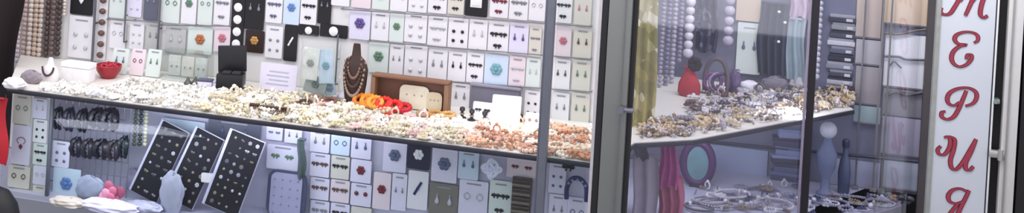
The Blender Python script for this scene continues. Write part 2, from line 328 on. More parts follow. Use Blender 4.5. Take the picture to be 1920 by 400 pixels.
def make_card(x0, y0, x1, y1, cc, mk, mc, label, group, back, lean=0., n=None, plane=None, base_z=None, name='jewellery_card', cat='card', off=.0, spin=0.):
    pc = on_p((x0+x1)/2, (y0+y1)/2, back, plane); sc = F/pc.y
    W, H = (x1-x0+1.6)/sc/.975, (y1-y0+1.6)/sc
    z0 = pc.z-H/2 if base_z is None else base_z
    t = thing(name, label, cat, frame((pc.x, pc.y, z0), ANG+spin, lean), group); th = .0022
    bm = bm_new(); add_prism(bm, rrect(W, H, .003), -th/2, th/2); obj('card', bm, mat(CARD[cc][1], .45, 0, .05, 40), t)
    if mk == 'none': return t
    two = mk in ('stud', 'drop', 'hoop', 'bow'); s = min(W*.19, H*.18) if two else min(W*.30, H*.24)
    pos = [(-W*.22, H*.56), (W*.22, H*.56)] if two else [(0, H*.55)]
    if mk == 'bow': s = min(W*.22, H*.2); pos = [(-W*.2, H*.6), (W*.22, H*.6), (-W*.02, H*.22)] if W*1.2 < H else pos
    if mk == 'stud' and H > W*1.1: pos += [(-W*.22, H*.25), (W*.22, H*.25)]; s *= .8
    if mk in ('disc', 'bead'):
        k = n or 4; s = min(W*.34, H*.36/k) if mk == 'disc' else min(W*.8, H*.75/k); pos = [(0, H*(i+.5)/k) for i in range(k)]
    if mk == 'square': s = W*.34
    for (x, z) in pos: link(PART[mk], motif(mk, MCOL[mc][1], .2 if mc in 'sy' else 0), t, Matrix.Translation((x, -th/2, z)) @ Matrix.Diagonal((s, s, s, 1)))
    if mk in ('drop', 'hoop', 'stud', 'bow') and H > .04:
        bm = bm_new(); add_box(bm, (0, -th/2-.0004, H*.9), (W*.5, .0008, .003)); obj('header_stripe', bm, mat('#8f8f96' if cc != 'k' else '#6a6a70', .5), t)
    return t
LABELS = set()
def row(cards, where, group, back, lean=-.0, **kw):
    tot = len(cards)
    for i, c in enumerate(cards):
        x0, y0, x1, y1, cc, mk, mc = c[:7]; nn = c[7] if len(c) > 7 else None
        lab = '%s card with %s %s, %s in %s' % (CARD[cc][0], MCOL[mc][0], WORD[mk], ORD[i+1] if i+1 <= tot else '', where)
        make_card(x0, y0, x1, y1, cc, mk, mc, lab, group, back, lean, nn, **kw)
CB = WB-.0045                                                               # cards just clear of the back wall
U1 = [(622, -32, 656, 10, 'w', 'drop', 'g'), (660, -32, 696, 14, 'p', 'hoop', 'g'), (699, -30, 730, 17, 'm', 'flower', 'e'), (733, -28, 764, 20, 'w', 'drop', 'g'), (767, -26, 801, 22, 'w', 'stud', 's'), (804, -24, 838, 24, 'w', 'bow', 'k'), (841, -22, 870, 26, 'c', 'bow', 'k'), (873, -22, 914, 30, 'k', 'square', 'w'), (920, -18, 953, 32, 'w', 'bow', 'r'), (956, -16, 990, 36, 'w', 'bow', 'g'), (993, -14, 1022, 38, 'w', 'hoop', 's'), (1042, -12, 1072, 42, 'w', 'bow', 'k'), (1078, -10, 1108, 46, 'c', 'drop', 'i')]
U2 = [(656, 19, 694, 73, 'v', 'flower', 'u'), (697, 24, 729, 75, 'w', 'drop', 's'), (731, 26, 757, 78, 'm', 'flower', 'e'), (759, 26, 800, 79, 'w', 'stud', 's'), (803, 31, 838, 85, 'w', 'bow', 's'), (841, 35, 877, 90, 'w', 'stud', 'k'), (880, 38, 913, 93, 'w', 'drop', 's'), (916, 42, 953, 98, 'w', 'bow', 'k'), (956, 45, 990, 101, 'v', 'drop', 'u'), (993, 50, 1014, 105, 'c', 'bow', 'g'), (1042, 52, 1070, 106, 'p', 'flower', 'i'), (1076, 54, 1108, 108, 'c', 'drop', 'n')]
U3 = [(692, 80, 728, 136, 'm', 'flower', 'e'), (731, 85, 756, 140, 'w', 'drop', 'g'), (759, 84, 800, 148, 'w', 'stud', 's'), (803, 94, 838, 150, 'w', 'drop', 'g'), (841, 98, 873, 152, 'w', 'drop', 'k'), (876, 100, 906, 155, 'w', 'bow', 'k'), (909, 104, 952, 161, 'b', 'flower', 't'), (955, 107, 984, 162, 'p', 'bow', 's'), (987, 110, 1012, 165, 'm', 'drop', 's'), (1038, 112, 1068, 168, 'w', 'drop', 'n'), (1074, 114, 1106, 169, 'c', 'drop', 'e')]
U4 = [(846, 158, 880, 206, 'w', 'drop', 'g'), (984, 171, 1011, 224, 'w', 'stud', 'k'), (1036, 175, 1066, 232, 'w', 'drop', 'g'), (1072, 176, 1104, 236, 'c', 'drop', 'e')]
L1 = [(132, -35, 176, 27, 'k', 'pend', 'w'), (186, -30, 201, 112, 'w', 'bead', 'n', 7), (206, -30, 235, 33, 'm', 'drop', 's'), (240, -30, 267, 31, 'v', 'stud', 's'), (270, -30, 297, 38, 's', 'drop', 'g'), (305, -25, 338, 42, 'm', 'hoop', 'e'), (341, -25, 369, 44, 'w', 'flower', 'e'), (372, -25, 399, 46, 'm', 'hoop', 'e'), (402, -22, 432, 46, 'w', 'bow', 'g'), (434, -20, 458, 93, 'k', 'disc', 'w', 5), (460, -20, 496, 55, 'k', 'drop', 'g'), (499, -15, 530, 42, 'w', 'bow', 'l'), (532, -12, 562, 45, 'b', 'flower', 'b'), (564, -12, 594, 45, 'w', 'bow', 'k'), (597, -20, 621, 44, 'k', 'drop', 'g')]
L2 = [(128, 31, 176, 108, 'w', 'stud', 's'), (206, 40, 236, 90, 'w', 'hoop', 's'), (243, 43, 270, 92, 'w', 'stud', 's'), (274, 44, 301, 94, 'g', 'drop', 'g'), (310, 50, 349, 98, 'g', 'drop', 's'), (352, 52, 399, 100, 'm', 'flower', 'o'), (402, 50, 432, 97, 'p', 'flower', 'i'), (460, 58, 495, 98, 'd', 'flower', 'y'), (498, 50, 530, 108, 'w', 'stud', 'g'), (533, 48, 557, 114, 'k', 'band', 'w'), (560, 48, 598, 66, 'k', 'disc', 'w', 1), (600, 47, 652, 70, 'k', 'disc', 'w', 1)]
row(U1, 'top row, right half of back wall', 'cards on the right half of the back wall', CB)
row(U2, 'second row, right half of back wall', 'cards on the right half of the back wall', CB)
row(U3, 'third row, right half of back wall', 'cards on the right half of the back wall', CB)
row(U4, 'bottom row above the counter heap', 'cards on the right half of the back wall', CB)
row(L1, 'top row, left half of back wall', 'cards on the left half of the back wall', CB)
row(L2, 'second row, left half of back wall', 'cards on the left half of the back wall', CB)
def rail(x0, y0, x1, y1, label, back=WB-.011, col='#77767c', r=.0013):  # grey rods put where thin shadow lines run between card rows
    a, b = on_p(x0, y0, back), on_p(x1, y1, back); bm = bm_new(); add_cyl(bm, a, b, r, seg=8)
    for p in (a, b, (a+b)/2): add_cyl(bm, p, p-N*.0105, r*1.2, seg=6)
    tag(obj('row_shadow_rail', bm, mat(col, .4, .3)), label, 'rail', 'row shadow rails on the back wall')
rail(640, 17, 1108, 50, 'thin dark rail standing in for the shadow line between top and second rows')
rail(690, 77, 1108, 111, 'thin dark rail standing in for the shadow line between second and third rows')
rail(845, 153, 1108, 173, 'thin dark rail standing in for the shadow line above the bottom card row')
rail(200, 36, 300, 41, 'thin dark rail standing in for the shadow line between far left rows')
rail(300, 47, 432, 49, 'thin dark rail standing in for the shadow line over the flower cards')
# upright wires of the display rack on the left
def wire(px, y0, y1, label, back=WB-.014, r=.002, col='#63636b'):
    a, b = on_p(px, y0, back), on_p(px, y1, back); b = Vector((a.x, a.y, b.z)); bm = bm_new(); add_cyl(bm, a, b, r, seg=8)
    for p in (a, (a+b)/2, b): add_cyl(bm, p, p-N*.0135, r*.8, seg=6)
    tag(obj('rack_upright', bm, mat(col, .4, .3)), label, 'upright', 'rack uprights on the back wall')
wire(181, -30, 120, 'dark rack upright left of the narrow beaded card', r=.003)
wire(238, -20, 80, 'dark rack upright left of the lilac stud card')
wire(302, -20, 130, 'grey rack upright right of the slate card', r=.0025)
wire(634, 66, 160, 'grey rack upright beside the clear bag')

# ------------------------------------------------------------------ strands at the left end
def strand(px, y0, y1, r, col, label, group, back=WB-.012, sway=.0, bead=True, rough=.4, name='bead_strand'):
    a, b = on_p(px, y0, back), on_p(px, y1, back); L = a.z-b.z
    t = thing(name, label, 'strand', frame((a.x, a.y, b.z), ANG), group)
    bm = bm_new(); n = max(3, int(L/(r*1.7)))
    for i in range(n): add_ball(bm, (sway*math.sin(i*1.3), 0, L*(i+.5)/n), r*(1 if i % 3 else 1.12), 1 if r < .006 else 2, (1, .8, .95))
    obj('beads', bm, mat(col, rough, 0, .25, 90), t)
    bm = bm_new(); add_cyl(bm, (0, 0, 0), (0, 0, L+.004), .0008, seg=6); add_torus(bm, (0, 0, L+.006), .004, .0007, Matrix.Rotation(math.pi/2, 4, 'X'), 10, 4); obj('cord', bm, mat('#4e443e', .6), t)
    return t
for i, (px, c, nm) in enumerate([(40, '#d9cbcb', 'pinkish white'), (50, '#bda79e', 'dusty beige'), (61, '#d8c8be', 'cream'), (71, '#c9b19d', 'tan'), (80, '#cdbdb2', 'pale beige')]):
    strand(px, -20, 118+i*2, .0062, c, '%s hanging bead strand, %s from the left' % (nm, ORD[i+1]), 'pale hanging strands at the left end')
for i, (px, c, nm) in enumerate([(92, '#4c3c39', 'dark brown'), (103, '#6a5853', 'brown grey'), (114, '#433634', 'blackish brown')]):
    strand(px, -20, 106, .0068, c, '%s hanging bead strand, %s of the dark three' % (nm, ORD[i+1]), 'dark hanging strands at the left end')
strand(123, -20, 30, .004, '#d8c3b5', 'short pale strand right of the dark strands', None)

# ------------------------------------------------------------------ things standing on the counter
def stand(px, py, rz=0., z=ZC): p = on_z(px, py, z); return frame((p.x, p.y, z), ANG+rz), F/p.y
# necklace bust
M_, s = stand(93, 152); t = thing('necklace_bust', 'small white bust with a dark bead necklace at left end of counter', 'bust', M_)
k = 1/s; bm = bm_new(); add_lathe(bm, [(15*k, 0), (17*k, 4*k), (18*k, 14*k), (15*k, 24*k), (7*k, 31*k), (5*k, 40*k), (4.5*k, 44*k)], 20, (0, 0, 0), (1, .55)); obj('bust_form', bm, mat('#e4dfde', .5), t)
bm = bm_new()
for i in range(15):
    a = math.radians(-78+156*i/14); x = 12*k*math.sin(a); z = 32*k-20*k*math.cos(a)**.8; add_ball(bm, (x, -9.6*k*(1-.25*abs(math.sin(a)))-.001, z), 2.4*k, 1)
obj('necklace', bm, mat('#4a2f38', .3, 0, .3), t)
# white gift box with lid
def box(name, label, cat, px, py, wpx, hpx, col, lid=None, dpx=None, rz=0., z=ZC, group=None, lidname='lid'):
    M_, s = stand(px, py, rz, z); k = 1/s; t = thing(name, label, cat, M_, group); d = (dpx or wpx*.6)*k
    bm = bm_new(); add_box(bm, (0, 0, hpx*.36*k), (wpx*.96*k, d*.96, hpx*.72*k), .002); obj('box_body', bm, mat(col, .5), t)
    bm = bm_new(); add_box(bm, (0, 0, hpx*.86*k), (wpx*k, d, hpx*.27*k), .002); obj(lidname, bm, mat(lid or col, .45), t); return t
box('gift_box', 'low white lidded box between bust and red bowl', 'box', 146, 152, 60, 36, '#e6e3e3', '#ecebea', 26)
M_, s = stand(203, 146); k = 1/s; t = thing('bowl', 'dark red rounded bowl standing on the counter at left', 'bowl', M_)
bm = bm_new(); add_lathe(bm, [(12*k, 0), (14*k, 2*k), (22*k, 14*k), (24*k, 24*k), (22.5*k, 25*k), (20*k, 16*k), (4*k, 12*k)], 28); obj('bowl_body', bm, mat('#9c2230', .35), t)
bm = bm_new()
for i in range(16):
    a = i*2.4; r = 3.9*k*math.sqrt(i); add_torus(bm, (r*math.cos(a), r*math.sin(a), 21*k+.002*math.cos(i)), 5.5*k, 1.7*k, Matrix.Rotation(.5*math.sin(i), 4, 'X') @ Matrix.Rotation(i, 4, 'Y'), 12, 5)
obj('hair_ties', bm, mat('#b02a3a', .5), t)
def easel(px0, py0, px1, py1, cc, mk, mc, label, lean=-.18, spin=0., group=None, name='standing_card', n=None):
    p = on_z((px0+px1)/2, py1, ZC); back = (P0-p).dot(N)
    t = make_card(px0, py0, px1, py1, cc, mk, mc, label, group, back, lean, n, base_z=ZC+.002, name=name, spin=spin)
    H = (py1-py0)/(F/p.y); bm = bm_new(); add_box(bm, (0, .012, H*.35), (.012, .0016, H*.7), 0, Matrix.Rotation(-.22, 4, 'X')); obj('easel_leg', bm, mat('#9a9794', .6), t); return t
easel(208, 95, 238, 140, 'm', 'drop', 'l', 'mint standing card with slate drops behind the red bowl')
easel(243, 96, 269, 143, 'p', 'hoop', 'r', 'pinkish standing card with dark red hoops right of red bowl')
easel(273, 97, 300, 146, 'm', 'drop', 'e', 'mint standing card with green drops, third behind red bowl')
# clear acrylic case
def case(px, py, wpx, hpx, dpx, label, name='clear_case', cat='case'):
    M_, s = stand(px, py); k = 1/s; t = thing(name, label, cat, M_); w_, d_, h_ = wpx*k, dpx*k, hpx*k
    bm = bm_new(); add_box(bm, (0, 0, .003), (w_, d_, .006), .001); obj('case_base', bm, mat('#c3c6c2', .4), t)
    bm = bm_new()
    for c, s_ in (((0, -d_/2, h_/2+.006), (w_, .002, h_)), ((0, d_/2, h_/2+.006), (w_, .002, h_)), ((-w_/2, 0, h_/2+.006), (.002, d_, h_)), ((w_/2, 0, h_/2+.006), (.002, d_, h_)), ((0, 0, h_+.007), (w_, d_, .002))): add_box(bm, c, s_)
    obj('cover', bm, ACRYL, t)
    return t, w_, d_, h_
t, w_, d_, h_ = case(350, 152, 92, 50, 30, 'clear pale case with white pads left of the black box')
for i in range(3):
    bm = bm_new(); add_box(bm, ((i-1)*w_*.3, .004, h_*.42+.006), (w_*.27, .006, h_*.75), .002); pd = obj('pad', bm, mat(['#c9cbc6', '#cfccc4', '#c5c9c4'][i], .6), t)
    for j in (-1, 1): link('stud_earring', motif('stud', '#8d8b86'), pd, Matrix.Translation(((i-1)*w_*.3+j*w_*.06, 0, h_*.5)) @ Matrix.Diagonal((.004, .004, .004, 1)))
# black open box
M_, s = stand(432, 167, .25); k = 1/s; t = thing('jewellery_box', 'black open jewellery box with raised lid on the counter', 'box', M_)
bm = bm_new(); add_box(bm, (0, 0, 15*k), (50*k, 34*k, 30*k), .003); obj('box_body', bm, mat('#111114', .4), t)
bm = bm_new(); add_box(bm, (0, 19*k, 53*k), (54*k, 5*k, 50*k), .003, Matrix.Rotation(-.06, 4, 'Y')); obj('lid', bm, mat('#18181c', .4), t)
bm = bm_new(); add_box(bm, (-8*k, -2*k, 31*k), (16*k, 20*k, 4*k), .002); add_box(bm, (10*k, -2*k, 31*k), (16*k, 20*k, 4*k), .002); obj('velvet_pad', bm, mat('#29272c', .9), t)
box('small_box', 'small lilac box with dark lid left of black box', 'box', 385, 163, 28, 15, '#d9d5ea', '#56536a', 16, .2)
box('small_box', 'small lilac box with pale lid under black box', 'box', 414, 166, 27, 15, '#dcd8ee', '#c7c3dc', 16, .1)
for i, (px, py) in enumerate([(352, 158), (366, 157)]):
    M_, s = stand(px, py); bm = bm_new(); add_lathe(bm, [(7/s, 0), (8/s, 2/s), (4/s, 7/s), (2/s, 12/s), (.5/s, 14/s)], 14); t = tag(obj('ring_cone', bm, mat('#4b4a44', .4), None, M_), 'small dark ring cone, %s of two before the clear case' % ('left' if i == 0 else 'right'), 'ring cone', 'dark ring cones')
# white notice card
t = easel(486, 124, 556, 172, 'v', 'none', 'g', 'wide white notice card with faint grey lines standing on counter', -.08, name='notice_card')
H = 48/(F/2.75)
for i in range(4):
    bm = bm_new(); add_box(bm, (-.001+.002*(i % 2), -.0016, H*(.25+.17*i)), (.052-.008*(i % 2), .0006, .0022)); obj('grey_line', bm, mat('#aeb0bc', .6), t)
# clear bag with pale blue contents
M_, s = stand(597, 189); k = 1/s; t = thing('clear_bag', 'clear plastic bag with pale blue trinkets left of brown bust', 'bag', M_)
bm = bm_new(); W2, D2, H2 = 78*k, 26*k, 122*k; rng = random.Random(3)
r0 = []
for j in range(13):
    f = j/12; ring = []
    for i in range(20):
        a = i*2*math.pi/20; rr = 1+.07*rng.uniform(-1, 1); d = D2/2*(1-.85*f**2.2)
        ring.append(bm.verts.new((W2/2*math.copysign(abs(math.cos(a))**.5, math.cos(a))*rr, d*math.sin(a)*rr, H2*f)))
    r0.append(ring)
for A, B in zip(r0, r0[1:]):
    for i in range(20): bm.faces.new((A[i], A[(i+1) % 20], B[(i+1) % 20], B[i]))
bm.faces.new(r0[0][::-1]); bm.faces.new(r0[-1]); obj('bag_film', bm, ACRYL, t)
for i, (x, z, w_, h_, c, ry) in enumerate([(-18, 62, 32, 60, '#cfd2cc', .06), (12, 60, 30, 64, '#b8cbd8', -.1), (-8, 22, 44, 34, '#97a19f', .2), (20, 18, 22, 26, '#a3b6c2', -.2)]):
    bm = bm_new(); add_box(bm, (0, 0, 0), (w_*k, 3*k, h_*k), .002, Matrix.Translation((x*k, (i-1.5)*3*k, z*k+6*k)) @ Matrix.Rotation(ry, 4, 'Y')); p = obj('packet', bm, mat(c, .5, 0, .3, 60), t)
    link('flower_brooch', motif('flower', ['#8d8f86', '#6f97a8', '#5c6a6a', '#4f6f80'][i]), p, Matrix.Translation((x*k, (i-1.5)*3*k-1.8*k, z*k+8*k)) @ Matrix.Diagonal((9*k, 9*k, 9*k, 1)))
# brown bust with necklaces
M_, s = stand(663, 195); M_ = M_ @ Matrix.Diagonal((.92, .8, 1.26, 1)); k = 1/s; t = thing('necklace_bust', 'dark brown bust draped with brown bead necklaces', 'bust', M_)
bm = bm_new(); add_lathe(bm, [(18*k, 0), (20*k, 6*k), (25*k, 30*k), (27*k, 52*k), (22*k, 64*k), (10*k, 72*k), (8*k, 86*k), (7*k, 90*k)], 24, (0, 0, 0), (1, .5)); obj('bust_form', bm, mat('#38251f', .6), t)
for j, c in enumerate(['#7a5f52', '#4a332b', '#9a8474']):
    bm = bm_new()
    for i in range(17+j*3):
        a = math.radians(-85+170*i/(16+j*3)); R = (14+j*4)*k; dd = (34+j*13)*k; z = 74*k-dd*math.cos(a)**.7; x = R*math.sin(a)
        hw = 27*k if z < 60*k else 18*k
        add_ball(bm, (x, -.5*hw*math.sqrt(max(.05, 1-(x/hw)**2))-2*k, z), 2.8*k, 1)
    obj('necklace', bm, mat(c, .4, 0, .3), t)
# brown wooden display box with cream boards
M_, s = stand(768, 207); k = 1/s; t = thing('wooden_display', 'brown wooden display frame holding cream boards behind the red bands', 'display', M_)
W2, H2 = 152*k, 62*k; bm = bm_new(); add_box(bm, (0, 12*k, H2/2), (W2, 3*k, H2), .001); obj('back_board', bm, mat('#6f4a38', .6, 0, .25, 25), t)
bm = bm_new(); add_box(bm, (0, 0, H2-2*k), (W2, 22*k, 5*k), .002); obj('top_rail', bm, mat('#7c5741', .6, 0, .2, 25), t)
for sx in (-1, 1): bm = bm_new(); add_box(bm, (sx*(W2/2-4*k), 0, H2/2-2*k), (9*k, 22*k, H2-6*k), .002); obj('side_panel', bm, mat('#806046', .6, 0, .2, 25), t)
for x, w_, h_, c in ((6, 58, 44, '#e2dcc4'), (46, 30, 36, '#cfc3a4')):
    bm = bm_new(); add_prism(bm, rrect(w_*k, h_*k, .012), 4*k-x*.02*k, 7*k-x*.02*k); b_ = obj('cream_board', bm, mat(c, .55), t, Matrix.Translation((x*k, 0, 2*k)))
    for j in (-1, 0, 1): link('stud_earring', motif('stud', '#b0a080'), b_, Matrix.Translation((j*w_*.25*k, 4*k-x*.02*k, h_*.6*k)) @ Matrix.Diagonal((3*k, 3*k, 3*k, 1)))
easel(690, 157, 728, 188, 'w', 'stud', 's', 'white standing card with silver studs before the wooden frame', -.12)
# white-lilac cloth pouch
M_, s = stand(655, 190, .3); k = 1/s; bm = bm_new(); add_ball(bm, (0, 0, 9*k), 1, 3, (24*k, 15*k, 9*k))
for v in bm.verts: v.co.z += .0015*math.sin(v.co.x*500)*math.cos(v.co.y*400)
t = thing('cloth_pouch', 'white lilac cloth pouch left of the orange bands', 'pouch', M_); obj('pouch_body', bm, mat('#dcd3e2', .8), t)
bm = bm_new(); add_torus(bm, (10*k, 0, 17*k), 6*k, 1.4*k, Matrix.Rotation(.5, 4, 'Y'), 14, 6); obj('drawstring', bm, mat('#b7a9c2', .7), t)
# orange and red hair bands
def band(px, py, R, r, col, label, group, tilt, z=ZC+.006):
    p = on_z(px, py, ZC); bm = bm_new(); k = p.y/F; pts = []
    for i in range(26):
        a = i*2*math.pi/26; pts.append(Vector((R*k*math.cos(a), R*k*.8*math.sin(a), .0)))
    add_tube(bm, pts, [r*k*(1+.18*math.sin(i*2.9)) for i in range(26)], 8, True)
    hgt = R*k*.8*abs(math.sin(tilt))+r*k*1.2
    tag(obj('hair_band', bm, mat(col, .55, 0, .2, 120), None, frame((p.x, p.y, ZC+hgt), ANG, tilt)), label, 'hair band', group)
band(676, 200, 13, 4.5, '#c9772a', 'burnt orange hair band, leftmost of the bright coil', 'bright hair bands', .75)
band(690, 202, 13, 4.8, '#dd8b22', 'orange hair band, second of the bright coil', 'bright hair bands', .8)
band(703, 205, 13, 4.6, '#e09a3a', 'light orange hair band between orange and red ones', 'bright hair bands', .8)
band(719, 207, 13, 5, '#cc2a20', 'scarlet hair band, first of the red ones', 'bright hair bands', .75)
band(738, 210, 14, 5, '#d5261f', 'bright red hair band in the middle of the red ones', 'bright hair bands', .5)
band(756, 212, 12, 5, '#b81a2a', 'crimson hair band, last of the red ones', 'bright hair bands', .4)
band(724, 216, 10, 4, '#d8412c', 'small red hair band lying flat before the coil', 'bright hair bands', .1)
band(815, 219, 12, 3.6, '#b98648', 'golden hair band before the wooden frame', 'golden hair bands', .15)
band(840, 221, 12, 3.6, '#c79a62', 'pale golden hair band right of the wooden frame', 'golden hair bands', .15)
band(792, 218, 10, 3.4, '#a98a6c', 'dull brown hair band before the cream board', 'golden hair bands', .15)
# dark grey box in place of the shadowed gap behind the tilted card
M_, s = stand(926, 212); k = 1/s; t = thing('shade_block', 'dark grey low box standing in for the shadow behind the tilted white card', 'display', M_)
bm = bm_new(); add_box(bm, (0, 6*k, 24*k), (94*k, 12*k, 48*k), .002); obj('box_body', bm, mat('#6c6a78', .6, 0, .2, 20), t)
bm = bm_new(); add_box(bm, (0, 5*k, 49*k), (98*k, 16*k, 4*k), .001); obj('lid', bm, mat('#8a8894', .5), t)
easel(922, 184, 974, 238, 'w', 'none', 's', 'white blank card leaning on the counter at right, tilted', -.25, .12)
easel(886, 196, 922, 228, 'w', 'bow', 'k', 'white standing card with black bows left of the tilted card', -.2)
easel(985, 216, 1012, 246, 'c', 'stud', 'n', 'cream standing card with brown studs left of slim post', -.2)
for i, (px, py) in enumerate([(884, 226), (908, 230), (975, 236), (866, 222)]):
    M_, s = stand(px, py); k = 1/s; t = thing('ring_stand', 'black ring stand, %s from left before the grey box' % ORD[[2, 3, 4, 1][i]], 'ring stand', M_, 'black ring stands')
    bm = bm_new(); add_lathe(bm, [(8*k, 0), (8*k, 2*k), (3*k, 4*k), (2.4*k, 12*k), (5*k, 15*k), (5*k, 20*k), (1*k, 22*k)], 14); obj('stand_body', bm, mat('#201c20', .4), t)
    bm = bm_new(); add_torus(bm, (0, 0, 9*k), 4*k, 1*k, None, 12, 5); obj('ring', bm, mat('#b9a98c', .3, .6), t)
# dark brown comb on the heap
for i, (px, py, L, lab) in enumerate([(515, 214, 58, 'long dark brown hair comb lying at the counter edge'), (475, 208, 22, 'small dark hair comb left of the long one')]):
    p = on_z(px, py, ZC); k = p.y/F; t = thing('hair_comb', lab, 'hair comb', frame((p.x, p.y, ZC+.012), ANG+.1, .15), 'hair combs on the counter')
    bm = bm_new(); add_box(bm, (0, 0, 0), (L*k, 8*k, 4*k), .001); obj('spine', bm, mat('#3b231f', .4), t)
    bm = bm_new()
    for j in range(int(L/4)): add_box(bm, ((-L/2+2+j*4)*k, -9*k, 0), (1.6*k, 12*k, 2*k))
    obj('teeth', bm, mat('#4a2d27', .4), t)
for i, (px, py, c, nm) in enumerate([(590, 190, '#a37f74', 'pinkish brown'), (618, 196, '#7a4f4a', 'reddish brown'), (570, 200, '#4b3833', 'dark brown'), (605, 206, '#c9a8a0', 'dusty pink')]):
    band(px, py, 12, 3.6, c, '%s hair band lying in the heap below the clear bag' % nm, 'brown hair bands', .25)

# ------------------------------------------------------------------ small pieces heaped on the counter
def jm(kind, col):
    key = ('j', kind, col)
    if key in MOT: return MOT[key]
    bm = bm_new(); rg = random.Random(hash(kind) % 99 if False else len(kind))
    if kind == 'bracelet':
        for i in range(12): a = i*math.pi/6; add_ball(bm, (math.cos(a), math.sin(a), .27), .29, 1)
    elif kind == 'ring': add_torus(bm, (0, 0, .55), .55, .14, Matrix.Rotation(math.pi/2, 4, 'X'), 16, 6); add_ball(bm, (0, 0, 1.18), .3, 1)
    elif kind == 'brooch':
        for i in range(6): a = i*math.pi/3; add_ball(bm, (.6*math.cos(a), .6*math.sin(a), .26), .42, 1, (1, 1, .55))
        add_ball(bm, (0, 0, .45), .34, 1)
    elif kind == 'hair_clip':
        add_box(bm, (0, 0, .22), (2.2, .5, .3), .12); add_ball(bm, (-.6, 0, .5), .38, 1); add_ball(bm, (.1, 0, .52), .42, 1); add_ball(bm, (.75, 0, .48), .34, 1)
    elif kind == 'packet': add_box(bm, (0, 0, .1), (1.7, 1.3, .18), .06); add_ball(bm, (.3, .1, .26), .3, 1, (1, 1, .5)); add_ball(bm, (-.4, -.1, .26), .3, 1, (1, 1, .5))
    me = mesh_of(kind, bm, mat(col, .32, 0, .15, 4)); MOT[key] = me; return me
REG = [('left end', 70, 360, ['#e6e2dc', '#efeeea', '#d9d4c8', '#f2f0ee'], 'white'), ('left middle', 360, 640, ['#e6ddc6', '#efe8da', '#d8cda9', '#e9e4dc', '#c9bda0'], 'cream'),
       ('right middle', 640, 860, ['#dcd6cc', '#cfc7b0', '#e8dfdc', '#c0b79c', '#d9b9b0'], 'pale'), ('right end', 860, 1100, ['#d9ab8c', '#e3cdb8', '#c98f70', '#ecdcd0', '#d6b8a6', '#b98d78'], 'peach')]
KW = {'bracelet': 'bead bracelet', 'ring': 'ring', 'brooch': 'flower brooch', 'hair_clip': 'beaded hair clip', 'packet': 'trinket packet'}
rg = random.Random(11)
def edge_y(px): return 172+(px-80)*(130/1010)
nheap = 0
for rname, xa, xb, cols, cn in REG:
    px = xa
    while px < xb:
        yf = edge_y(px)
        for lvl in range(5):
            d = .012+lvl*.043+rg.uniform(-.008, .008)
            top = .05 if px < 160 else (.13 if px < 330 else (.17 if px < 850 else .20))
            if d > top: continue
            if rg.random() < .12: continue
            p = on_p(px+rg.uniform(-9, 9), yf, 0); p = p-N*d
            # keep the image column
            kind = rg.choice(['bracelet', 'ring', 'brooch', 'hair_clip', 'packet', 'brooch', 'bracelet']); col = rg.choice(cols)
            s_ = rg.uniform(.012, .018); o = link(kind if kind != 'packet' else 'trinket_packet', jm(kind, col), None, frame((p.x, p.y, ZC+.003+rg.uniform(0, .003)), rg.uniform(0, 6.28), rg.uniform(-.2, .2), rg.uniform(-.2, .2)) @ Matrix.Diagonal((s_, s_, s_, 1)))
            tag(o, '%s %s in the jewellery heap, %s of the counter' % (cn, KW[kind], rname), KW[kind].split()[-1], '%s %ss heaped at the %s of the counter' % (cn, KW[kind], rname)); nheap += 1
        px += rg.uniform(21, 27)
def beads(name, label, pts, cols, mats_r=.3):
    bm = bm_new()
    for (x, y, z, r) in pts: add_ball(bm, (x, y, z), r, 1)
    return tag(obj(name, bm, speckle('beads_'+name+cols[0], cols, 140)), label, 'beads', None, 'stuff')
for rname, xa, xb, cols, cn in REG:
    pts = []
    for i in range(900):
        px = rg.uniform(xa+7, xb-7); top = .05 if px < 160 else (.15 if px < 330 else (.10 if 620 < px < 900 else .2)); d = rg.uniform(.004, top+.03)
        p = on_p(px, edge_y(px), 0)-N*d; r = rg.uniform(.0022, .0045); pts.append((p.x, p.y, ZC+r*.8+rg.uniform(0, .004)*(d > .02), r))
    beads('loose_beads', 'loose %s beads strewn over the %s of the counter' % (cn, rname), pts, cols+['#8d8272' if cn != 'white' else '#b5b0a8'])

# ------------------------------------------------------------------ lower window, left of the corner post
LB = .13
la, lb_ = on_p(96, 250, LB+.006), on_p(1124, 300, LB)
bm = bm_new(); L = (lb_-la).length; add_box(bm, (L/2, .005, .1), (L, .010, .2)); tag(obj('lower_backboard', bm, mat('#c0bdd0', .6, 0, .08, 10), None, frame((la.x, la.y, ZL), ANG)), 'lilac backboard of the lower window carrying the lower cards', 'board')
CL = LB-.0045
def lrow(cards, where): row(cards, where, 'cards in the lower window', CL)
lrow([(500, 238, 530, 262, 'v', 'bow', 'l'), (534, 241, 566, 268, 'v', 'drop', 'l'), (582, 247, 618, 285, 'v', 'drop', 'g'), (621, 250, 656, 290, 'b', 'hoop', 'l'), (659, 255, 696, 297, 'v', 'drop', 'l'), (719, 266, 762, 322, 'v', 'flower', 'l'), (765, 268, 806, 317, 'n', 'flower', 'w'), (810, 280, 857, 341, 'v', 'flower', 'l'), (860, 285, 897, 336, 'b', 'drop', 'l'), (951, 298, 1006, 334, 'p', 'bow', 'r'), (1030, 308, 1060, 362, 'v', 'stud', 'l')], 'upper row of lower window')
lrow([(582, 289, 618, 331, 'v', 'bow', 'n'), (621, 294, 655, 335, 'c', 'bow', 'k'), (658, 301, 696, 342, 'v', 'flower', 'r'), (700, 325, 732, 392, 'p', 'flower', 'r'), (735, 327, 762, 394, 'v', 'drop', 'g'), (765, 322, 802, 392, 'w', 'band', 'v'), (805, 346, 858, 410, 'o', 'drop', 's'), (861, 340, 914, 404, 'v', 'hoop', 's'), (918, 340, 958, 410, 'm', 'bow', 'k'), (1030, 366, 1062, 424, 'v', 'drop', 'g')], 'second row of lower window')
lrow([(582, 335, 617, 374, 'v', 'bow', 'n'), (620, 339, 655, 379, 'p', 'bow', 'n'), (658, 346, 696, 386, 'v', 'stud', 'r')], 'third row of lower window')
